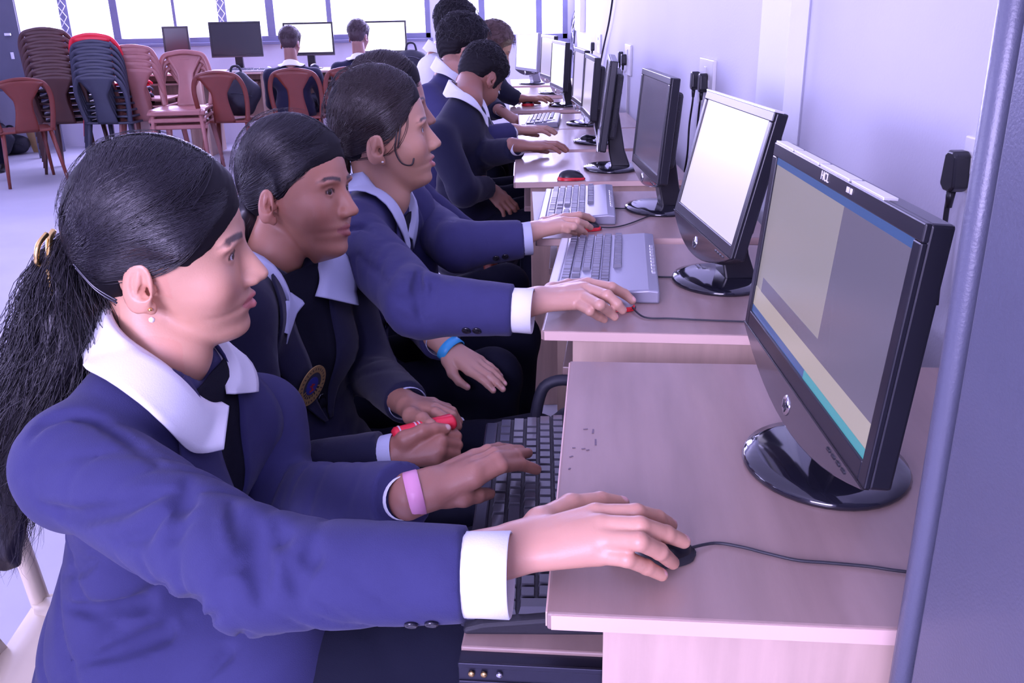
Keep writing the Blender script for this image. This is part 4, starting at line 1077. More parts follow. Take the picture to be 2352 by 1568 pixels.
# hair
PO1 = [(.104, .062), (.094, .046), (.066, .018), (.040, .004), (.014, .012), (-.008, .019), (-.026, .012), (-.036, -.010), (-.038, -.045), (-.050, -.095), (-.14, -.07), (-.15, .18), (.14, .18)]
v, q = hair_cap(H1, PO1, .0105, h=.0024, bump=.0005, top=.001)
hair = link('hair', np_mesh('hair', v, q), m_cap, g1, world=True, smooth=True)
def side_strands(H, n, gather, part_y=(.095, -.06), sag=(.085, .0, -.01), sides=(1, -1), lift=.0135, top=.006, rad=.0006, low=-.0, front=(.094, .050), wave=0.0, jit=.012, px=.01, poly=None):
    st = []; md = []; en = []
    for s_ in sides:
        for i in range(n):
            u = RNG.random()
            if u < .62:      # from the parting
                y = part_y[0]+(part_y[1]-part_y[0])*RNG.random(); z = .125-.9*max(0, y-.02)**1.3*4; a = (px*s_, y, .13-2.6*max(0, y)**2-2*max(0, -y-.03)**2)
                w_ = RNG.random(); b = (s_*sag[0], sag[1]+(y-.01)*.55, sag[2]+.02+.055*w_)
            else:            # along the front hairline
                w_ = RNG.random(); a = (s_*(.02+.055*w_), front[0]-.05*w_, front[1]+.018-.045*w_); b = (s_*.088, .01, .005+.03*(1-w_))
            g = V3(gather)+V3((s_*.004, 0, 0)); st.append(a); md.append(b); en.append(g)
    return strands_on(H, st, md, en, lift, 16, rad, jit, top, wave, poly)
v, q = side_strands(H1, 1900, (0, -.098, .008), part_y=(.078, -.06), sag=(.088, .0, .012), front=(.086, .052), lift=.0112, top=.001, rad=.0005, poly=PO1)
link('hair_strands', np_mesh('hair_strands', v, q), m_hair, g1, world=True, smooth=True)
# flyaways
def flyaway(H, n, lift=.020, rad=.00022):
    a = RNG.normal(0, 1, (n, 3)); a[:, 1] = -np.abs(a[:, 1])+.25; a[:, 2] = np.abs(a[:, 2])+.1; a /= np.linalg.norm(a, axis=1, keepdims=True); s0 = V3((0, -.01, .03))+a*.1
    b = s0+RNG.normal(0, .03, (n, 3))+[0, -.02, 0]; c = b+RNG.normal(0, .02, (n, 3))+[0, -.02, 0]
    return strands_on(H, s0, b, c, lift, 8, rad, .004, .0, .05)
v, q = flyaway(H1, 200, .016, .00018); link('flyaway_hair', np_mesh('flyaway_hair', v, q), m_hair, g1, world=True)
# ponytail
def ponytail(root, cl, wid, n, seed=0, rad=.0007, curl=.012, core=.62, m=m_hair, name='ponytail'):
    cl = np.array([tuple(p) for p in smooth_path([Vector(tuple(p)) for p in cl], 6)]); K = 26; t = np.linspace(0, len(cl)-1, K); C = np.stack([np.interp(t, np.arange(len(cl)), cl[:, i]) for i in range(3)], 1)
    w_ = np.interp(np.linspace(0, 1, K), np.linspace(0, 1, len(wid)), wid)
    def f(P):
        d = None
        for i in range(K-1):
            c = rc(P, C[i], C[i+1], w_[i]*core, w_[i+1]*core); d = c if d is None else smin(d, c, .02)
        return d+.003*np.sin(P[:, 2]*90+np.sin(P[:, 0]*80)*2)*np.sin(P[:, 0]*110+P[:, 1]*90)
    vs, q = sdf_mesh(f, C.min(0)-.09, C.max(0)+.09, .006)
    link(name, np_mesh(name, vs, q), m, root, world=True, smooth=True)
    off = RNG.normal(0, 1, (n, 3)); off /= np.linalg.norm(off, axis=1, keepdims=True); off *= (RNG.random((n, 1))**.35)
    s = np.linspace(0, 1, K)[None, :, None]; ph = RNG.uniform(0, 6.28, (n, 1, 3)); fr = RNG.uniform(8, 22, (n, 1, 1)); off2 = off+RNG.normal(0, .35, (n, 3))
    O = off[:, None]*(1-s)+off2[:, None]*s
    Cn = C[None]+O*w_[None, :, None]+curl*s**.5*np.sin(fr*s+ph)*RNG.uniform(.2, 1, (n, 1, 1))
    end = RNG.uniform(.45, 1, n); res = []
    for i in range(n):
        tt = np.linspace(0, end[i]*(K-1), K); res.append(np.stack([np.interp(tt, np.arange(K), Cn[i, :, a]) for a in range(3)], 1))
    v, q = tubes_np(np.array(res), np.full(n, rad)); link(name+'_strands', np_mesh(name+'_strands', v, q), m, root, world=True, smooth=True)
bk = H1.Wd([(0, -.100, .006)])[0]
ponytail(g1, [bk, P3(at(150, 690, bk[1]-.02)), P3(at(155, 800, bk[1]-.03)), P3(at(105, 920, bk[1]-.04)), P3(at(40, 1030, bk[1]-.04)), P3(at(15, 1160, bk[1]-.04)), P3(at(18, 1290, bk[1]-.04))],
         [.022, .050, .066, .066, .046, .032, .018], 2600, curl=.020, rad=.00045)
# strands sweeping from behind the ear down into the tail
hc = empty('hair_clip', (0, 0, 0)); bpy.data.objects.remove(hc)
clip = MB(); cpts = [H1.Wd([(x, -.098-.020*math.cos(x*18), z)])[0] for x, z in [(.040, -.024), (.034, -.010), (.022, .008), (.006, .022), (-.010, .026)]]
clip.tube(smooth_path([Vector(p) for p in cpts]), .0038, 8); o = clip.build('hair_clip', m_gold, g1, smooth=True, world=True)
for k, p in enumerate(smooth_path([Vector(H1.Wd([(x, -.104-.014*math.cos(x*18), z)])[0]) for x, z in [(.060, -.046), (.058, -.034), (.050, -.018), (.040, -.004)]], 4)):
    MB().lathe([(0, -.003), (.0026, -.0015), (.003, 0), (.0026, .0015), (0, .003)], 10, tuple(p)).build('bead', m_gold, o, smooth=True, world=True)
cl2 = MB(); cl2.tube(smooth_path([Vector(H1.Wd([(x, y, z)])[0]) for x, y, z in [(.010, -.118, .030), (.026, -.124, .022), (.030, -.128, .004), (.018, -.126, -.006)]]), .0030, 8); cl2.build('claw', m_gold, o, smooth=True, world=True)
pn = MB(); pn.tube(smooth_path([Vector(H1.Wd([(x, y, z)])[0]) for x, y, z in [(.064, -.078, .012), (.077, -.058, -.010), (.082, -.036, -.026)]]), .0013, 6); pn.tube(smooth_path([Vector(H1.Wd([(x, y, z)])[0]) for x, y, z in [(.066, -.076, .008), (.079, -.056, -.014), (.083, -.036, -.029)]]), .0013, 6); pn.build('hair_pin', m_gloss, g1, smooth=True, world=True)
er = MB().lathe([(0, -.0024), (.002, -.0014), (.0025, 0), (.002, .0014), (0, .0024)], 12, tuple(H1.Wd([(.080, -.004, -.040)])[0])); o = er.build('earring', m_gold, g1, smooth=True, world=True)
MB().lathe([(0, -.0036), (.003, -.002), (.0036, 0), (.003, .002), (0, .0036)], 14, tuple(H1.Wd([(.081, -.004, -.052)])[0])).build('pearl', m_pearl, o, smooth=True, world=True)
# pink wristband
wl = pz(952, 1132, .719); ax = Vector(pz(990, 1122, .722)-wl).normalized()
bb = MB().tube([Vector(wl)-ax*.009, Vector(wl)-ax*.008, Vector(wl)+ax*.008, Vector(wl)+ax*.009], [.029, .031, .031, .029], 28, flat=.82, cap=False)
bb.build('pink_wristband', mat('pink_rubber', (.80, .36, .55), .4), g1, smooth=True, world=True)
cc = make_chair(m_chcr, .78); cc.location = (-.50, .965, 0); cc.rotation_euler = (0, 0, math.radians(-86)); cc_proto = cc; tag(cc, 'cream plastic chair under the nearest girl, its pale rim at the lower left', 'chair', 'plastic chairs the students sit on')

# ================================================================== student 2
SK2, LP2 = (.44, .205, .13), (.33, .11, .095)
g2 = person('girl second from the camera, centre-parted hair, gold crest on blazer, holding a red pouch', (-.40, 1.45, 0))
H2 = Head((-.334, 1.475, .973), -17, -3, -5.0, .95, jaw=.96)
B2 = Body(neck=P3(at(624, 578, 1.46)), pelvis=(-.40, 1.47, .44), az=-34,
          shR=P3(at(545, 715, 1.30)), shL=P3(at(785, 655, 1.60)), elR=P3(at(600, 1100, 1.22)), elL=P3(at(850, 850, 1.56)),
          wrR=P3(atz(882, 1045, .625)), wrL=P3(atz(935, 925, .63)), k=.95, sleeve=(.055, .050, .040), fold=.005, seed=2.2, hem=.2)
parts = make_head(H2, SK2, LP2, h=.0022, neck=B2.N+V3((0, 0, -.01)), brow_w=1.15, neck_r=.042, look=(.25, 1, 0))
JR2 = dict(wrist=pz(905, 1040, .632), arm=pz(850, 1046, .625), side=(.2, 1, .6), s=.88, up=(-.1, -.6, .8),
    fingers=[[pz(1010, 995, .655), pz(1048, 1002, .640), pz(1040, 990, .622), pz(1015, 985, .615)],
             [pz(1012, 1015, .650), pz(1050, 1022, .632), pz(1042, 1012, .612), pz(1018, 1006, .606)],
             [pz(1008, 1036, .640), pz(1046, 1042, .622), pz(1038, 1034, .604), pz(1014, 1030, .600)],
             [pz(1000, 1055, .628), pz(1036, 1060, .612), pz(1028, 1054, .598), pz(1006, 1050, .594)]],
    thumb=[pz(930, 1010, .655), pz(970, 990, .668), pz(1000, 984, .668), pz(1026, 984, .664)])
JL2 = dict(wrist=pz(938, 930, .640), arm=pz(900, 905, .63), side=(-.3, -1, .2), s=.88, up=(0, -.2, 1),
    fingers=[[pz(1000, 950, .655), pz(1030, 965, .655), pz(1040, 985, .635), pz(1030, 992, .62)],
             [pz(1002, 940, .652), pz(1038, 955, .650), pz(1050, 978, .632), pz(1042, 990, .615)],
             [pz(1000, 932, .645), pz(1038, 945, .642), pz(1052, 968, .625), pz(1046, 982, .61)],
             [pz(994, 926, .636), pz(1028, 936, .634), pz(1044, 955, .62), pz(1040, 970, .605)]],
    thumb=[pz(945, 955, .655), pz(970, 962, .665), pz(988, 975, .668), pz(1000, 985, .664)])
parts += [make_hand(JR2, (.36, .16, .11), nail=(.6, .4, .36)), make_hand(JL2, (.40, .20, .14), nail=(.6, .4, .36))]
ib = inner_body(B2); parts.append((ib[0], ib[1], V3(SK2))); add_body(g2, parts)
build_blazer(B2, g2, m_navyd, .0055); lapels(B2, g2, m_navyd, m_vest, k=.98, vest_bottom=-.26); collar(B2, g2, m_shirtshade, wing=1.12, k=1.03, wl=.80, ww=1.2)
cuff(g2, B2.wrR, B2.elR, .034, m_shirtshade, .020); cuff(g2, B2.wrL, B2.elL, .033, m_shirtshade, .006)
front_button(g2, B2, .0, -.245, .010); front_button(g2, B2, -.005, -.335, .010)
trousers(g2, B2, (-.02, 1.25, .50), (.06, 1.47, .49), h=.010)
PO2 = [(.100, .072), (.088, .052), (.066, .040), (.040, .018), (.020, -.004), (.006, -.010), (-.002, .008), (-.012, .020), (-.028, .012), (-.040, -.010), (-.046, -.045), (-.060, -.085), (-.14, -.07), (-.15, .18), (.14, .18)]
v, q = hair_cap(H2, PO2, .0095, h=.0026, bump=.0005); link('hair', np_mesh('hair', v, q), m_cap, g2, world=True, smooth=True)
v, q = side_strands(H2, 1500, (0, -.100, -.01), part_y=(.080, -.06), sag=(.088, .0, .012), lift=.0102, top=0, rad=.0005, front=(.088, .060), poly=PO2); link('hair_strands', np_mesh('hair_strands', v, q), m_hair, g2, world=True, smooth=True)
v, q = flyaway(H2, 320, .018, .0002); link('flyaway_hair', np_mesh('flyaway_hair', v, q), m_hair, g2, world=True)
bk = H2.Wd([(0, -.100, -.03)])[0]
ponytail(g2, [bk, bk+V3((-.03, .01, -.08)), bk+V3((-.04, .01, -.2))], [.035, .04, .02], 300, curl=.010)
# crest badge on the blazer
def crest(B, root, x, z, r):
    c = B.project([(x, z)], .013)[0]; cw = B.W(c[None])[0]
    def nrm(): 
        g = np.array([float(B.torso((cw+e)[None])[0]-B.torso((cw-e)[None])[0]) for e in np.eye(3)*.01]); return g/np.linalg.norm(g)
    n = nrm(); q_ = Vector(n).to_track_quat('Z', 'Y'); M_ = q_.to_matrix().to_4x4(); M_.translation = Vector(cw)+Vector(n)*.001
    inv = localM(root).inverted()
    gold = mat('gold_thread', (.42, .27, .10), .6, bump=.6, bscale=900); blue = mat('blue_thread', (.03, .04, .30), .7); redt = mat('red_thread', (.45, .03, .04), .7)
    b0 = MB().lathe([(r, 0), (r, .0016), (r*.66, .0016), (r*.66, 0)], 40); b0.f = b0.f[:-2]; b0.mi = b0.mi[:-2]; o = b0.build('badge_ring', gold, root); o.matrix_local = inv @ M_
    par = o
    o = MB().lathe([(0, .0004), (r*.66, .0004), (r*.66, .0008), (0, .0008)], 32).build('badge_field', m_navyd, par); 
    o = MB().lathe([(0, .0008), (r*.44, .0008), (r*.44, .0014), (0, .0014)], 32).build('badge_centre', blue, par)
    mb = MB()
    mb.box((-r*.16, -r*.30, .0014), (r*.16, -r*.20, .0019)).box((-r*.05, -r*.22, .0014), (r*.05, r*.12, .0019)).box((-r*.18, -r*.02, .0014), (r*.18, r*.05, .0019)); mb.build('badge_emblem', redt, par)
    ar = MB()
    for k in range(9):
        a = math.radians(200+k*17.5); ar.box((-r*.035, -r*.09, .0014), (r*.035, r*.09, .0018), R=Matrix.Rotation(a+PI/2, 3, 'Z'), c=(math.cos(a)*r*.55, math.sin(a)*r*.55, 0))
    ar.build('badge_laurel', gold, par)
    lt = MB()
    for k in range(26):
        a = 2*PI*k/26; lt.box((-r*.025, -r*.06, .0016), (r*.025, r*.06, .0020), R=Matrix.Rotation(a+PI/2+.3*(k % 3), 3, 'Z'), c=(math.cos(a)*r*.83, math.sin(a)*r*.83, 0))
    lt.build('badge_lettering', mat('dark_thread', (.08, .06, .05), .8), par)
    return par
bpx = None
best = None
for x in np.linspace(-.04, .15, 20):
    for z in np.linspace(-.30, -.10, 21):
        w_ = B2.W(B2.project([(x, z)], .003))[0]; v_ = Vector(w_)-CAMP; d_ = v_.dot(f_); e = (1176+FPX*v_.dot(R_)/d_-705)**2+(784-FPX*v_.dot(U_)/d_-885)**2
        if best is None or e < best[0]: best = (e, x, z)
crest(B2, g2, best[1], best[2], .037)
# red pouch in her hands
pa, pb = atz(902, 1000, .657), atz(1044, 966, .662)
ax = (pb-pa); t = empty('folded_pouch', tuple((pa+pb)/2), 0, 'shiny red folded pouch with white stripes held in the second girl\'s hands', 'pouch')
m_redp = mat('red_glossy_wrapper', (.80, .03, .06), .25, bump=.5, bscale=60)
MB().tube([pa, pa+ax*.05, pa+ax*.6, pa+ax*.95, pb], [.010, .0155, .016, .0165, .012], 14, flat=.7).build('wrapper', m_redp, t, smooth=True, world=True)
for u in (.10, .36, .42): MB().tube([pa+ax*u, pa+ax*(u+.025)], [.0164, .0164], 14, flat=.72).build('white_stripe', mat('stripe_pink_white', (.8, .5, .55), .4), t, smooth=True, world=True)

# ================================================================== student 3
SK3, LP3 = (.50, .27, .175), (.48, .17, .155)
g3 = person('girl third from the camera in profile, mouth slightly open, hand on the silver mouse', (-.34, 1.85, 0))
H3 = Head((-.232, 1.847, 1.015), 5.6, -6.5, 1.1, 1.0, mouth=.0022)
B3 = Body(neck=P3(at(878, 452, 1.84)), pelvis=(-.42, 1.85, .46), az=0,
          shR=P3(at(808, 535, 1.70)), shL=P3(at(935, 480, 2.0)), elR=P3(atz(960, 700, .790)), elL=P3(at(960, 720, 1.98)),
          wrR=P3(atz(1180, 712, .785)), wrL=P3(atz(1012, 782, .615)), sleeve=(.062, .054, .043), fold=.006, seed=3.4)
parts = make_head(H3, SK3, LP3, h=.0025, neck=B3.N+V3((0, 0, -.01)), brow_w=.9)
JR3 = dict(wrist=pz(1232, 690, .790), arm=pz(1170, 706, .788), side=(0.1, 1, .12), s=.95, up=(-.1, -.1, 1),
    fingers=[[pz(1350, 652, .798), pz(1405, 660, .802), pz(1435, 675, .786), pz(1452, 690, .775)],
             [pz(1345, 663, .800), pz(1395, 678, .806), pz(1418, 698, .792), pz(1430, 712, .780)],
             [pz(1338, 680, .796), pz(1378, 700, .800), pz(1400, 716, .780), pz(1412, 728, .770)],
             [pz(1325, 696, .786), pz(1355, 714, .786), pz(1375, 726, .770), pz(1388, 734, .761)]],
    thumb=[pz(1268, 668, .785), pz(1305, 655, .782), pz(1340, 650, .774), pz(1365, 652, .766)])
parts.append(make_hand(JR3, (.58, .33, .24)))
tl = hand_template(pz(1032, 800, .605), pz(1125, 870, .56)-pz(1032, 800, .605), (0.2, -.3, 1), (0, -1, 0), s=.85, curl=.30, arm=B3.wrL-(B3.wrL-pz(1032, 800, .605))*.0+V3((-.01, 0, .01)), spread=.1)
parts.append(make_hand(tl, (.55, .31, .23), h=.0025))
ib = inner_body(B3); parts.append((ib[0], ib[1], V3(SK3))); add_body(g3, parts)
B3.crease([([(962, 615), (958, 670), (968, 738)], .010), ([(948, 705), (930, 690), (905, 682)], .007), ([(1000, 640), (990, 680), (985, 715)], .007), ([(820, 585), (860, 620), (890, 650)], .005), ([(775, 560), (800, 525), (835, 520), (870, 545)], .0055)])
build_blazer(B3, g3, m_navy, .0060); lapels(B3, g3, m_navy, m_vest); collar(B3, g3, m_shirtshade, wing=.85, k=.95)
cuff(g3, B3.wrR, B3.elR, .037, m_shirt, .032, flat=1.0); cuff(g3, B3.wrL, B3.elL, .033, m_shirtshade, .020)
sleeve_buttons(g3, B3, 'R', (0.05, -.8, -.5), (.055, .072), r=.0075)
trousers(g3, B3, (-.02, 1.74, .52), (.03, 1.98, .52), h=.010)
fw3 = pz(1032, 800, .605); dv = (pz(1125, 870, .56)-fw3); dv = Vector(dv/np.linalg.norm(dv)); c0 = Vector(fw3)+dv*.004
MB().tube([c0-dv*.010, c0-dv*.009, c0+dv*.009, c0+dv*.010], [.030, .0325, .0325, .030], 28, flat=.80, cap=False).build('blue_wristband', mat('cyan_rubber', (.05, .42, .80), .4), g3, smooth=True, world=True)
PO3 = [(.100, .078), (.088, .060), (.062, .044), (.044, .028), (.020, .006), (-.004, .006), (-.012, .018), (-.028, .012), (-.040, -.010), (-.046, -.045), (-.060, -.085), (-.14, -.07), (-.15, .18), (.14, .18)]
v, q = hair_cap(H3, PO3, .0105, h=.0028, bump=.0008, top=.004); link('hair', np_mesh('hair', v, q), m_cap, g3, world=True, smooth=True)
v, q = side_strands(H3, 1200, (0, -.100, -.01), part_y=(.080, -.06), sag=(.088, .0, .014), lift=.0115, top=.004, rad=.0006, front=(.088, .066), wave=.012, jit=.018, poly=PO3); link('hair_strands', np_mesh('hair_strands', v, q), m_hairb, g3, world=True, smooth=True)
v, q = flyaway(H3, 260, .022, .0003); link('flyaway_hair', np_mesh('flyaway_hair', v, q), m_hairb, g3, world=True)
lk = MB()
for s_, pts in ((1, [(.070, .040, .032), (.080, .030, .0), (.078, .024, -.025), (.076, .032, -.050), (.070, .050, -.058), (.066, .058, -.045)]), (1, [(.072, .045, .030), (.081, .036, .0), (.080, .030, -.02)])):
    lk.tube(smooth_path([Vector(H3.Wd([p])[0]) for p in pts]), [.0016]*(8*(len(pts)-1))+[.0006], 6)
lk.build('loose_lock', m_hairb, g3, smooth=True, world=True)
er = MB().lathe([(0, -.002), (.0022, -.001), (.0026, 0), (.0022, .001), (0, .002)], 12, tuple(H3.Wd([(.080, -.004, -.042)])[0])).build('earring', m_pearl, g3, smooth=True, world=True)
bk = H3.Wd([(0, -.098, -.03)])[0]
ponytail(g3, [bk, bk+V3((-.03, .0, -.10)), bk+V3((-.035, .0, -.22))], [.035, .04, .02], 300, curl=.010, m=m_hairb)

# ================================================================== student 4 (behind student 3)
def hpos(px, py, d, az, pitch, roll, s, lm): H = Head((0, 0, 0), az, pitch, roll, s); return P3(CAMP+ray(px, py)*d)-H.Wd([lm])[0]
g4 = person('girl mostly hidden behind the third girl, long plait, hand on the small mouse', (-.30, 2.25, 0))
az4 = 2; H4 = Head(hpos(1001, 276, 2.20, az4, -3, 0, 1.0, (0, .1165, -.0345)), az4, -3, 0, 1.0)
n4 = H4.Wd([(0, -.05, -.15)])[0]
B4 = Body(neck=n4, pelvis=(-.40, 2.26, .45), az=-6, shR=P3(at(955, 500, 2.10)), shL=n4+V3((.02, .17, -.05)), elR=P3(atz(1052, 565, .765)), elL=P3(at(1080, 560, 2.45)),
          wrR=P3(atz(1202, 549, .775)), wrL=P3(atz(1120, 560, .62)), sleeve=(.060, .054, .042), fold=.006, seed=4.1)
parts = make_head(H4, (.45, .23, .155), (.40, .15, .14), h=.004, neck=B4.N+V3((0, 0, -.01)))
JR4 = dict(wrist=pz(1225, 530, .785), arm=pz(1190, 546, .780), side=(0.1, 1, .12), s=.9, up=(-.1, -.1, 1),
    fingers=[[pz(1296, 500, .795), pz(1330, 494, .798), pz(1350, 498, .785), pz(1362, 505, .775)],
             [pz(1296, 508, .796), pz(1325, 508, .800), pz(1345, 515, .786), pz(1357, 522, .774)],
             [pz(1292, 518, .792), pz(1318, 520, .794), pz(1334, 528, .778), pz(1344, 534, .767)],
             [pz(1284, 525, .784), pz(1305, 528, .784), pz(1320, 534, .770), pz(1330, 538, .760)]],
    thumb=[pz(1250, 512, .782), pz(1275, 502, .780), pz(1300, 498, .772), pz(1318, 498, .765)])
parts.append(make_hand(JR4, (.62, .36, .26), h=.0022))
ib = inner_body(B4); parts.append((ib[0], ib[1], V3(SK3))); add_body(g4, parts)
build_blazer(B4, g4, m_navy, .0075); lapels(B4, g4, m_navy, m_vest); collar(B4, g4, m_shirtshade, wing=.8)
cuff(g4, B4.wrR, B4.elR, .036, m_shirtshade, .018, flat=1.0); sleeve_buttons(g4, B4, 'R', (0.05, -.8, -.5), (.045, .065), r=.0075)
trousers(g4, B4, (.0, 2.18, .52), (.02, 2.4, .52), h=.012)
v, q = hair_cap(H4, PO3, .011, h=.004, bump=.0008, top=.006); link('hair', np_mesh('hair', v, q), m_cap, g4, world=True, smooth=True)
v, q = side_strands(H4, 500, (0, -.10, -.01), part_y=(.080, -.06), sag=(.088, .0, .014), lift=.012, top=.006, rad=.0008, poly=PO3); link('hair_strands', np_mesh('hair_strands', v, q), m_hairb, g4, world=True, smooth=True)
def braid(root, pts, r, m, name='braid'):
    P = smooth_path([Vector(tuple(p)) for p in pts], 18); mb = MB(); K = len(P)
    for ph in (0, 2.094, 4.189):
        q = []
        for i, p in enumerate(P):
            t_ = (P[min(i+1, K-1)]-P[max(i-1, 0)]).normalized(); n_ = t_.cross(Vector((0, 1, 0))).normalized(); b_ = t_.cross(n_); a = i*.33+ph
            q.append(p+n_*math.cos(a)*r*.55+b_*math.sin(2*a)*r*.3)
        mb.tube(q, [r*.62*(1-.45*i/K) for i in range(K)], 8)
    return mb.build(name, m, root, smooth=True, world=True)
braid(g4, [at(945, 400, 2.08), at(958, 460, 2.0), at(968, 530, 1.99), at(972, 590, 2.0), at(960, 640, 2.02)], .022, m_hairb)
for i, (x, y, az, lab) in enumerate([(-.40, 1.44, -20, 'brown plastic chair under the second girl'), (-.42, 1.86, 0, 'brown plastic chair under the third girl'), (-.40, 2.27, -5, 'brown plastic chair under the girl with the plait')]):
    seat_chair(ch_brown, x, y, az, lab)

# ================================================================== the boys further along the row
def boy(label, loc, head, neck, pelvis, az, shR, shL, elR, elL, wrR, wrL, jac=None, h=.010, skin=(.36, .17, .115), hand=None, hairm=None, poly=None, k=1.0, hh=.0045, stub=0, kn=None, shirt=None, sleeve=(.062, .054, .042), thick=.012, fold=.006, leg=True, seed=1.0, coll=True):
    root = person(label, loc); H = Head(*head, male=True) if not isinstance(head, Head) else head
    B = Body(neck=neck, pelvis=pelvis, az=az, shR=shR, shL=shL, elR=elR, elL=elL, wrR=wrR, wrL=wrL, girl=False, k=k, sleeve=sleeve, fold=fold, seed=seed)
    parts = make_head(H, skin, (skin[0]*.9, skin[1]*.7, skin[2]*.8), h=hh, neck=B.N+V3((0, 0, -.01)), stub=stub, neck_r=.050)
    for J in (hand or []): parts.append(make_hand(J, skin, nail=(skin[0]*1.3, skin[1]*1.4, skin[2]*1.4), h=.003))
    ib = inner_body(B, h=.016); parts.append((ib[0], ib[1], V3(skin))); add_body(root, parts)
    build_blazer(B, root, jac or m_navy, h)
    if coll: collar(B, root, shirt or m_shirt, wing=.75, k=1.02, back=1.15)
    for sd in 'RL':
        if getattr(B, 'wr'+sd) is not None: cuff(root, getattr(B, 'wr'+sd), getattr(B, 'el'+sd), .028, shirt or m_shirt, .016)
    if leg:
        kR, kL = kn if kn else (B.W([(.10, .40, -B.len)])[0]*[1, 1, 0]+V3((0, 0, .5)), B.W([(-.10, .40, -B.len)])[0]*[1, 1, 0]+V3((0, 0, .5)))
        trousers(root, B, kR, kL, h=.014)
    po = poly or [(.100, .080), (.085, .058), (.060, .040), (.040, .015), (.030, -.025), (.016, -.03), (.010, .006), (-.008, .018), (-.028, .012), (-.034, -.015), (-.036, -.070), (-.060, -.100), (-.14, -.07), (-.15, .18), (.14, .18)]
    v, q = hair_cap(H, po, thick, h=hh*.9, bump=.002, freq=90, top=.008); link('hair', np_mesh('hair', v, q), hairm or m_cap, root, world=True, smooth=True)
    n = 700; a = RNG.normal(0, 1, (n, 3)); a /= np.linalg.norm(a, axis=1, keepdims=True); a[:, 2] = np.abs(a[:, 2])*.9+.0; st = V3((0, -.02, .03))+a*.09
    st = st[(st[:, 1] < .07) & ~((st[:, 1] > .0) & (st[:, 2] < .05))]
    v, q = strands_on(H, st, st+RNG.normal(0, .01, st.shape)+[0, .0, .004], st+RNG.normal(0, .012, st.shape)+[0, .012, .010], thick+.003, 5, .0009, .003, .008); link('hair_tufts', np_mesh('hair_tufts', v, q), hairm or m_hair, root, world=True, smooth=True)
    return root, B, H
h5 = P3(CAMP+ray(1100, 178)*3.42)
b5w = atz(1192, 342, .79)
JB5 = hand_template(pz(1196, 334, .795), (1, .05, -.05), (0, 0, 1), (0, 1, 0), s=1.0, curl=.55, arm='short')
pB5 = P3(atz(1135, 445, .60)); JB5b = hand_template(pz(1122, 432, .63), (.7, -.3, -.6), (.4, -.6, .6), (0, 1, .3), s=.95, curl=.9, arm='short')
boy('boy in dark blazer bending his head low over the fifth desk', (-.12, 3.38, 0), (h5, 56, 44, 4, 1.0), P3(at(1070, 224, 3.38)), (-.16, 3.36, .46), -8,
    P3(at(1010, 318, 3.18)), P3(at(1100, 300, 3.58)), P3(at(1065, 440, 3.10)), P3(at(1108, 356, 3.34)), P3(pz(1118, 430, .64)), P3(pz(1186, 342, .785)), jac=m_navyd, hand=[JB5, JB5b], seed=5.2, kn=((.15, 3.24, .5), (.15, 3.5, .5)))
h6 = P3(CAMP+ray(1062, 118)*3.78)
JB6 = hand_template(pz(1182, 298, .795), (1, .1, -.05), (0, 0, 1), (0, 1, 0), s=1.0, curl=.5, arm='short')
boy('tall boy with short beard behind the bending boy, white collar showing at his nape', (-.25, 3.80, 0), (h6, 22, 8, 0, 1.12), P3(at(1034, 170, 3.78)), (-.30, 3.80, .48), 5,
    P3(at(985, 230, 3.62)), P3(at(1060, 215, 3.98)), P3(at(1075, 325, 3.40)), P3(at(1100, 290, 4.0)), P3(pz(1172, 306, .79)), P3(at(1120, 320, 3.95)), hand=[JB6], seed=6.1, stub=.6, skin=(.50, .28, .20), kn=((.10, 3.72, .5), (.12, 3.92, .5)))
h7 = P3(CAMP+ray(1046, 68)*4.30)
boy('boy in a white shirt hidden behind the bearded boy, only hair and back showing', (-.36, 4.3, 0), (h7, 25, 5, 0, 1.06), P3(at(1010, 128, 4.32)), (-.42, 4.32, .50), 10,
    P3(at(990, 160, 4.22)), P3(at(1045, 145, 4.5)), P3(at(1010, 260, 4.2)), P3(at(1060, 250, 4.5)), P3(at(1060, 285, 4.25)), P3(at(1080, 290, 4.45)), jac=m_shirt, seed=7, hh=.006, h=.014, leg=True, kn=((-.02, 4.25, .5), (.0, 4.45, .5)), skin=(.4, .2, .14))
m_hairbr = mat('light_brown_hair', (.10, .055, .045), .45)
h8 = P3(CAMP+ray(1128, 112)*4.75)
JB8 = hand_template(pz(1198, 226, .79), (1, .0, -.05), (0, 0, 1), (0, 1, 0), s=1.0, curl=.5, arm='short')
boy('student with brownish hair in dark clothes at the seventh desk, arm on the desk', (-.10, 4.8, 0), (h8, 5, 25, 0, 1.05), P3(at(1114, 160, 4.78)), (-.18, 4.8, .48), 0,
    P3(at(1085, 205, 4.62)), P3(at(1135, 190, 4.95)), P3(at(1130, 250, 4.60)), P3(at(1150, 210, 4.95)), P3(at(1148, 254, 4.50)), P3(pz(1190, 228, .785)), jac=m_navyd, hairm=m_hairbr, hand=[JB8, hand_template(P3(at(1156, 258, 4.5)), (.8, -.2, -.5), (.3, -.3, .8), (0, 1, 0), s=1.0, curl=.8, arm='short')], seed=8, hh=.006, h=.013, kn=((.02, 4.68, .5), (.04, 4.9, .5)))
for i, (x, y, az, lab) in enumerate([(-.20, 3.36, -5, 'brown plastic chair under the bending boy'), (-.34, 3.82, 5, 'brown plastic chair under the bearded boy'), (-.44, 4.32, 10, 'brown plastic chair under the boy in the white shirt'), (-.20, 4.8, 0, 'brown plastic chair under the brown-haired student')]):
    seat_chair(ch_brown, x, y, az, lab)

# ================================================================== back of the room
YD = 8.45
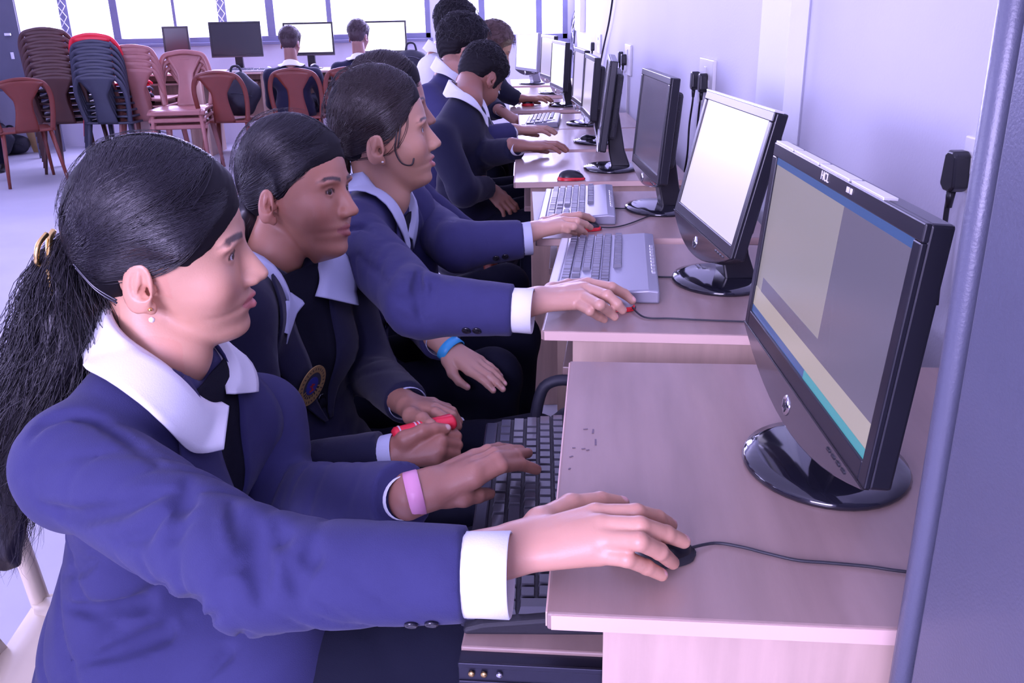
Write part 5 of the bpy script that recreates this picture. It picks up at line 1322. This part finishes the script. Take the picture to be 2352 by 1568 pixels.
# desks along the back wall
dk = [(-2.70, 'beech computer desk against the back wall under the dark idle monitor'), (-2.02, 'beech computer desk against the back wall in front of the left boy'), (-1.35, 'beech computer desk against the back wall in front of the right boy'), (-3.40, 'beech computer desk against the back wall behind the pale stacked chairs')]
for x, lab in dk:
    d = copy_tree(d2); d.location = (x+.0, YD+.0, 0); d.rotation_euler = (0, 0, PI/2); tag(d, lab, 'desk', 'computer desks along the back wall')
    # rotated +90: local x -> +y ; local y -> -x
    d.location = (x+.60, YD, 0)
def bmon(px, py, lab, scr, spec=None, W=.50, H=.31, rz=0):
    m = make_monitor(W, H, .012, 3, .13, scr, spec, logo=False, curved=False); p = at(px, py, YD+.33); set_mon(m, p.x, YD+.34, rz, lab, 'monitors on the back wall desks'); return m
bmon(550, 150, 'dark idle widescreen monitor against the back wall', m_off, W=.47, H=.30, rz=4)
bmon(716, 150, 'glowing white monitor in front of the left boy at the back wall', m_scr_white, W=.46, H=.28)
bmon(882, 150, 'glowing white monitor in front of the right boy at the back wall', m_scr_white, W=.46, H=.28)
bmon(415, 150, 'monitor at the back wall half hidden behind the pale chair stack', m_off, W=.24, H=.27, rz=0)
kb = copy_tree(K6); kb.location = (at(568, 158, YD+.12).x, YD+.12, .75); kb.rotation_euler = (0, 0, 0); tag(kb, 'pale keyboard in front of the dark idle monitor at the back wall', 'keyboard', 'keyboards on the desks')
mm_ = make_mouse('small pale mouse right of the dark idle monitor at the back wall', m_silver, m_kbsil, m_blackmat, L=.11, W=.07, H=.04); mm_.location = (at(592, 158, YD+.08).x+.1, YD+.08, .75); mm_.rotation_euler = (0, 0, PI/2)
# two boys seen from behind
def back_boy(px, hy, lab, Y=8.02, dx=0):
    c = P3(at(px, hy, Y)); x = c[0]
    boy(lab, (x, Y, 0), (c, 90-dx, 4, 0, 1.0), (x, Y-.02, c[2]-.19), (x, Y-.06, .47), 90, (x+.19, Y-.02, c[2]-.26), (x-.19, Y-.02, c[2]-.26), (x+.23, Y+.10, c[2]-.50), (x-.23, Y+.10, c[2]-.50), (x+.12, Y+.34, .79), (x-.12, Y+.34, .79),
        jac=m_navyd, hh=.007, h=.016, skin=(.30, .15, .12), seed=px*.01, kn=((x+.1, Y+.36, .5), (x-.1, Y+.36, .5)), hairm=mat('backlit_brown_hair', (.045, .025, .030), .5))  # backlight put into the coat and hair colours
back_boy(666, 99, 'boy with his back turned, left of the two at the back wall computers')
back_boy(823, 84, 'boy with his back turned, right of the two at the back wall computers', dx=10)
def chair_at(proto, px, Y, az, lab, grp='loose brown chairs at the back of the room', z=0.0, dx=0.0):
    p = at(px, 200, Y); c = first(proto); c.location = (p.x+dx, Y, z); c.rotation_euler = (0, 0, math.radians(az-90)); tag(c, lab, 'chair', grp); return c
chair_at(ch_brown, 692, 7.92, 90, 'brown plastic chair of the left boy at the back wall')
chair_at(ch_brown, 815, 7.92, 90, 'brown plastic chair of the right boy at the back wall')
c = chair_at(ch_brown, 525, 7.75, 88, 'brown plastic chair with a dark bag on it, between the stacks and the left boy')
chair_at(ch_brown, 30, 7.35, 128, 'brown plastic chair alone at the far left edge')
# stacks
ch_rose = make_chair(m_chpl, .84); ch_dark = make_chair(m_chdk, .80); ch_gray = make_chair(m_chgr, .80); ch_red = make_chair(m_chred, .80)
p = at(448, 200, 8.0)
NM = ['bottom', 'second', 'third', 'fourth', 'fifth', 'sixth', 'seventh', 'eighth', 'ninth']
for k in range(3):
    c = first(ch_rose); c.location = (p.x, 7.62-.012*k, .055*k); c.rotation_euler = (0, 0, math.radians(-176)); tag(c, 'dusty rose plastic chair facing the camera, %s in the pale stack of three' % (['lowest', 'middle', 'topmost'][k]), 'chair', 'pale stacked chairs')
p = at(165, 200, 8.05)
for k in range(8):
    c = ch_dark if k == 0 else copy_tree(ch_dark); c.location = (p.x-.012*k, 7.95+.02*k, .050*k); c.rotation_euler = (0, 0, math.radians(8)); tag(c, 'dark brown plastic chair, %s of the left stack of eight counted from the floor' % (['lowest']+NM[1:7]+['topmost'])[k], 'chair', 'dark chairs in the left stack')
p = at(268, 200, 7.9)
for k in range(7):
    last = k == 6; src = ch_gray
    c = (ch_gray if k == 0 else copy_tree(ch_gray)) if not last else ch_red
    c.location = (p.x-.006*k, 7.85+.022*k, .050*k); c.rotation_euler = (0, 0, math.radians(-5)); tag(c, 'bright red plastic chair topping the grey stack' if last else 'charcoal plastic chair, %s below the red one counted from the floor' % (['lowest']+NM[1:6])[k], 'chair', None if last else 'charcoal chairs under the red one')
for k in range(4): chair_at(ch_rose, 338, 8.02, 92, 'dusty rose plastic chair behind the pale stack, %s' % ['lowest of four mostly hidden', 'second of four mostly hidden', 'third of four mostly hidden', 'only its top rim showing'][k], 'pale stacked chairs behind', z=.055*k)
# bags
def bag(name, c, r, lab, m, cat='bag', seed=0):
    c = V3(c); f = lambda P: ell(P, c, r)+.02*np.sin(P[:, 0]*26+seed)*np.sin(P[:, 2]*22+seed)+.012*np.sin(P[:, 1]*40)
    rr = V3(r)+.05; v, q = sdf_mesh(lambda P: smax(f(P), (c[2]-r[2]*.96)-P[:, 2], .01), c-rr, c+rr, .014)
    t = empty(name, tuple(c), 0, lab, cat, None); link('bag_body', np_mesh('bag_body', v, q), m, t, world=True, smooth=True)
    MB().tube(smooth_path([Vector(c)+Vector((-.05, 0, r[2]*.9)), Vector(c)+Vector((-.03, 0, r[2]+.06)), Vector(c)+Vector((.03, 0, r[2]+.06)), Vector(c)+Vector((.05, 0, r[2]*.9))]), .010, 8).build('strap', m, t, smooth=True, world=True)
    MB().tube(smooth_path([Vector(c)+Vector((-r[0]*.8, -r[1]*.75, 0)), Vector(c)+Vector((0, -r[1]*1.02, .03)), Vector(c)+Vector((r[0]*.8, -r[1]*.75, 0))]), .004, 6).build('zip', m_rail, t, smooth=True, world=True)
    return t
m_bag = mat('black_nylon', (.012, .013, .025), .6, bump=.5, bscale=40); m_bagb = mat('navy_nylon', (.03, .035, .09), .6, bump=.5, bscale=40)
p = at(560, 215, 7.82); bag('school_bag', (c.location.x if False else at(545, 205, 7.8).x, 7.82, .60), (.17, .12, .17), 'dark school bag sitting on the brown chair left of the back boys', m_bag)
p = at(945, 150, 8.55); bag('school_bag', (p.x, 8.6, .82), (.12, .10, .08), 'black school bag heaped on the back desk beside the right monitor', m_bag, seed=2)
p = at(905, 150, 8.6); 
p = atz(52, 330, 0.0); bag('school_bag', (p.x+.12, 8.75, .17), (.28, .2, .17), 'black bag lying on the floor beneath the blue cupboard corner', m_bag, seed=4)
p = at(68, 250, 9.0); bag('school_bag', (p.x+.03, 9.1, .55), (.12, .12, .20), 'dark bag leaning upright near the plank at far left', m_bagb, seed=5)
p = atz(128, 322, 0.0); bag('school_bag', (p.x+.05, 8.95, .10), (.17, .12, .10), 'small black bag on the floor beside the wooden plank', m_bag, seed=6)
# sports bag under desk 2
bag('school_bag', (.10, 1.36, .30), (.12, .09, .30), 'black bag standing in the gap between the first and second desks', m_bag, seed=7)
# plank and cupboard at far left
p = at(98, 270, 9.0)
o = MB().box((-.075, -.012, 0), (.075, .012, .52), R=Matrix.Rotation(math.radians(9), 3, 'X') @ Matrix.Rotation(math.radians(-6), 3, 'Y'), c=(at(104, 330, 9.15).x, 9.05, .0)).build('wooden_plank', mat('pine_plank', (.42, .27, .12), .6, var=.15), None, bevel=.002)
tag(o, 'short yellowish wooden plank leaning on the back wall at far left', 'plank')
t = empty('steel_cupboard', (-5.18, 8.6, 0), 0, 'tall blue steel cupboard in the far left corner behind the chairs', 'cupboard')
xr = at(52, 100, 8.6).x+5.18
mb = MB().box((0, 0, .62), (xr, .5, 2.2)); mb.build('cabinet_body', m_steel, t, bevel=.006)
for lx, ly in ((.02, .03), (xr-.07, .03), (xr-.07, .42), (.02, .42)): MB().box((lx, ly, 0), (lx+.05, ly+.05, .62)).build('leg', m_steel, t)
MB().box((.005, -.014, .64), (xr-.005, 0, 2.18)).build('door', m_steel, t, bevel=.004)
MB().box((xr-.13, -.04, 1.10), (xr-.07, -.014, 1.125)).build('handle', m_chrome, t, bevel=.004)
MB().box((xr-.12, -.018, .90), (xr-.09, -.014, .96)).build('lock_plate', m_chrome, t, bevel=.002)
p = at(85, 118, YB); o = MB().box((-.07, -.03, -.07), (.07, 0, .07), c=(p.x, YB, p.z)).build('junction_box', m_white, None, bevel=.005); tag(o, 'white junction box on the back wall below the left window corner', 'box')
# cardboard panel leaning
p = at(150, 260, 9.2); 
# person at far left edge, mostly outside the frame
x = at(-95, 200, 7.55).x
boy('student in blue at the extreme left edge, only sleeve and leg showing', (x, 7.5, 0), ((x-.02, 7.6, 1.06), 120, 5, 0, 1.0), (x, 7.5, .90), (x+.02, 7.45, .48), 110, (x+.17, 7.52, .83), (x-.19, 7.45, .83), (x+.20, 7.62, .62), (x-.22, 7.6, .62), (x+.10, 7.85, .60), (x-.15, 7.85, .60), jac=mat('royal_blue_cloth', (.05, .07, .30), .8), hh=.008, h=.018, seed=9, kn=((x+.05, 7.85, .5), (x-.15, 7.85, .5)))
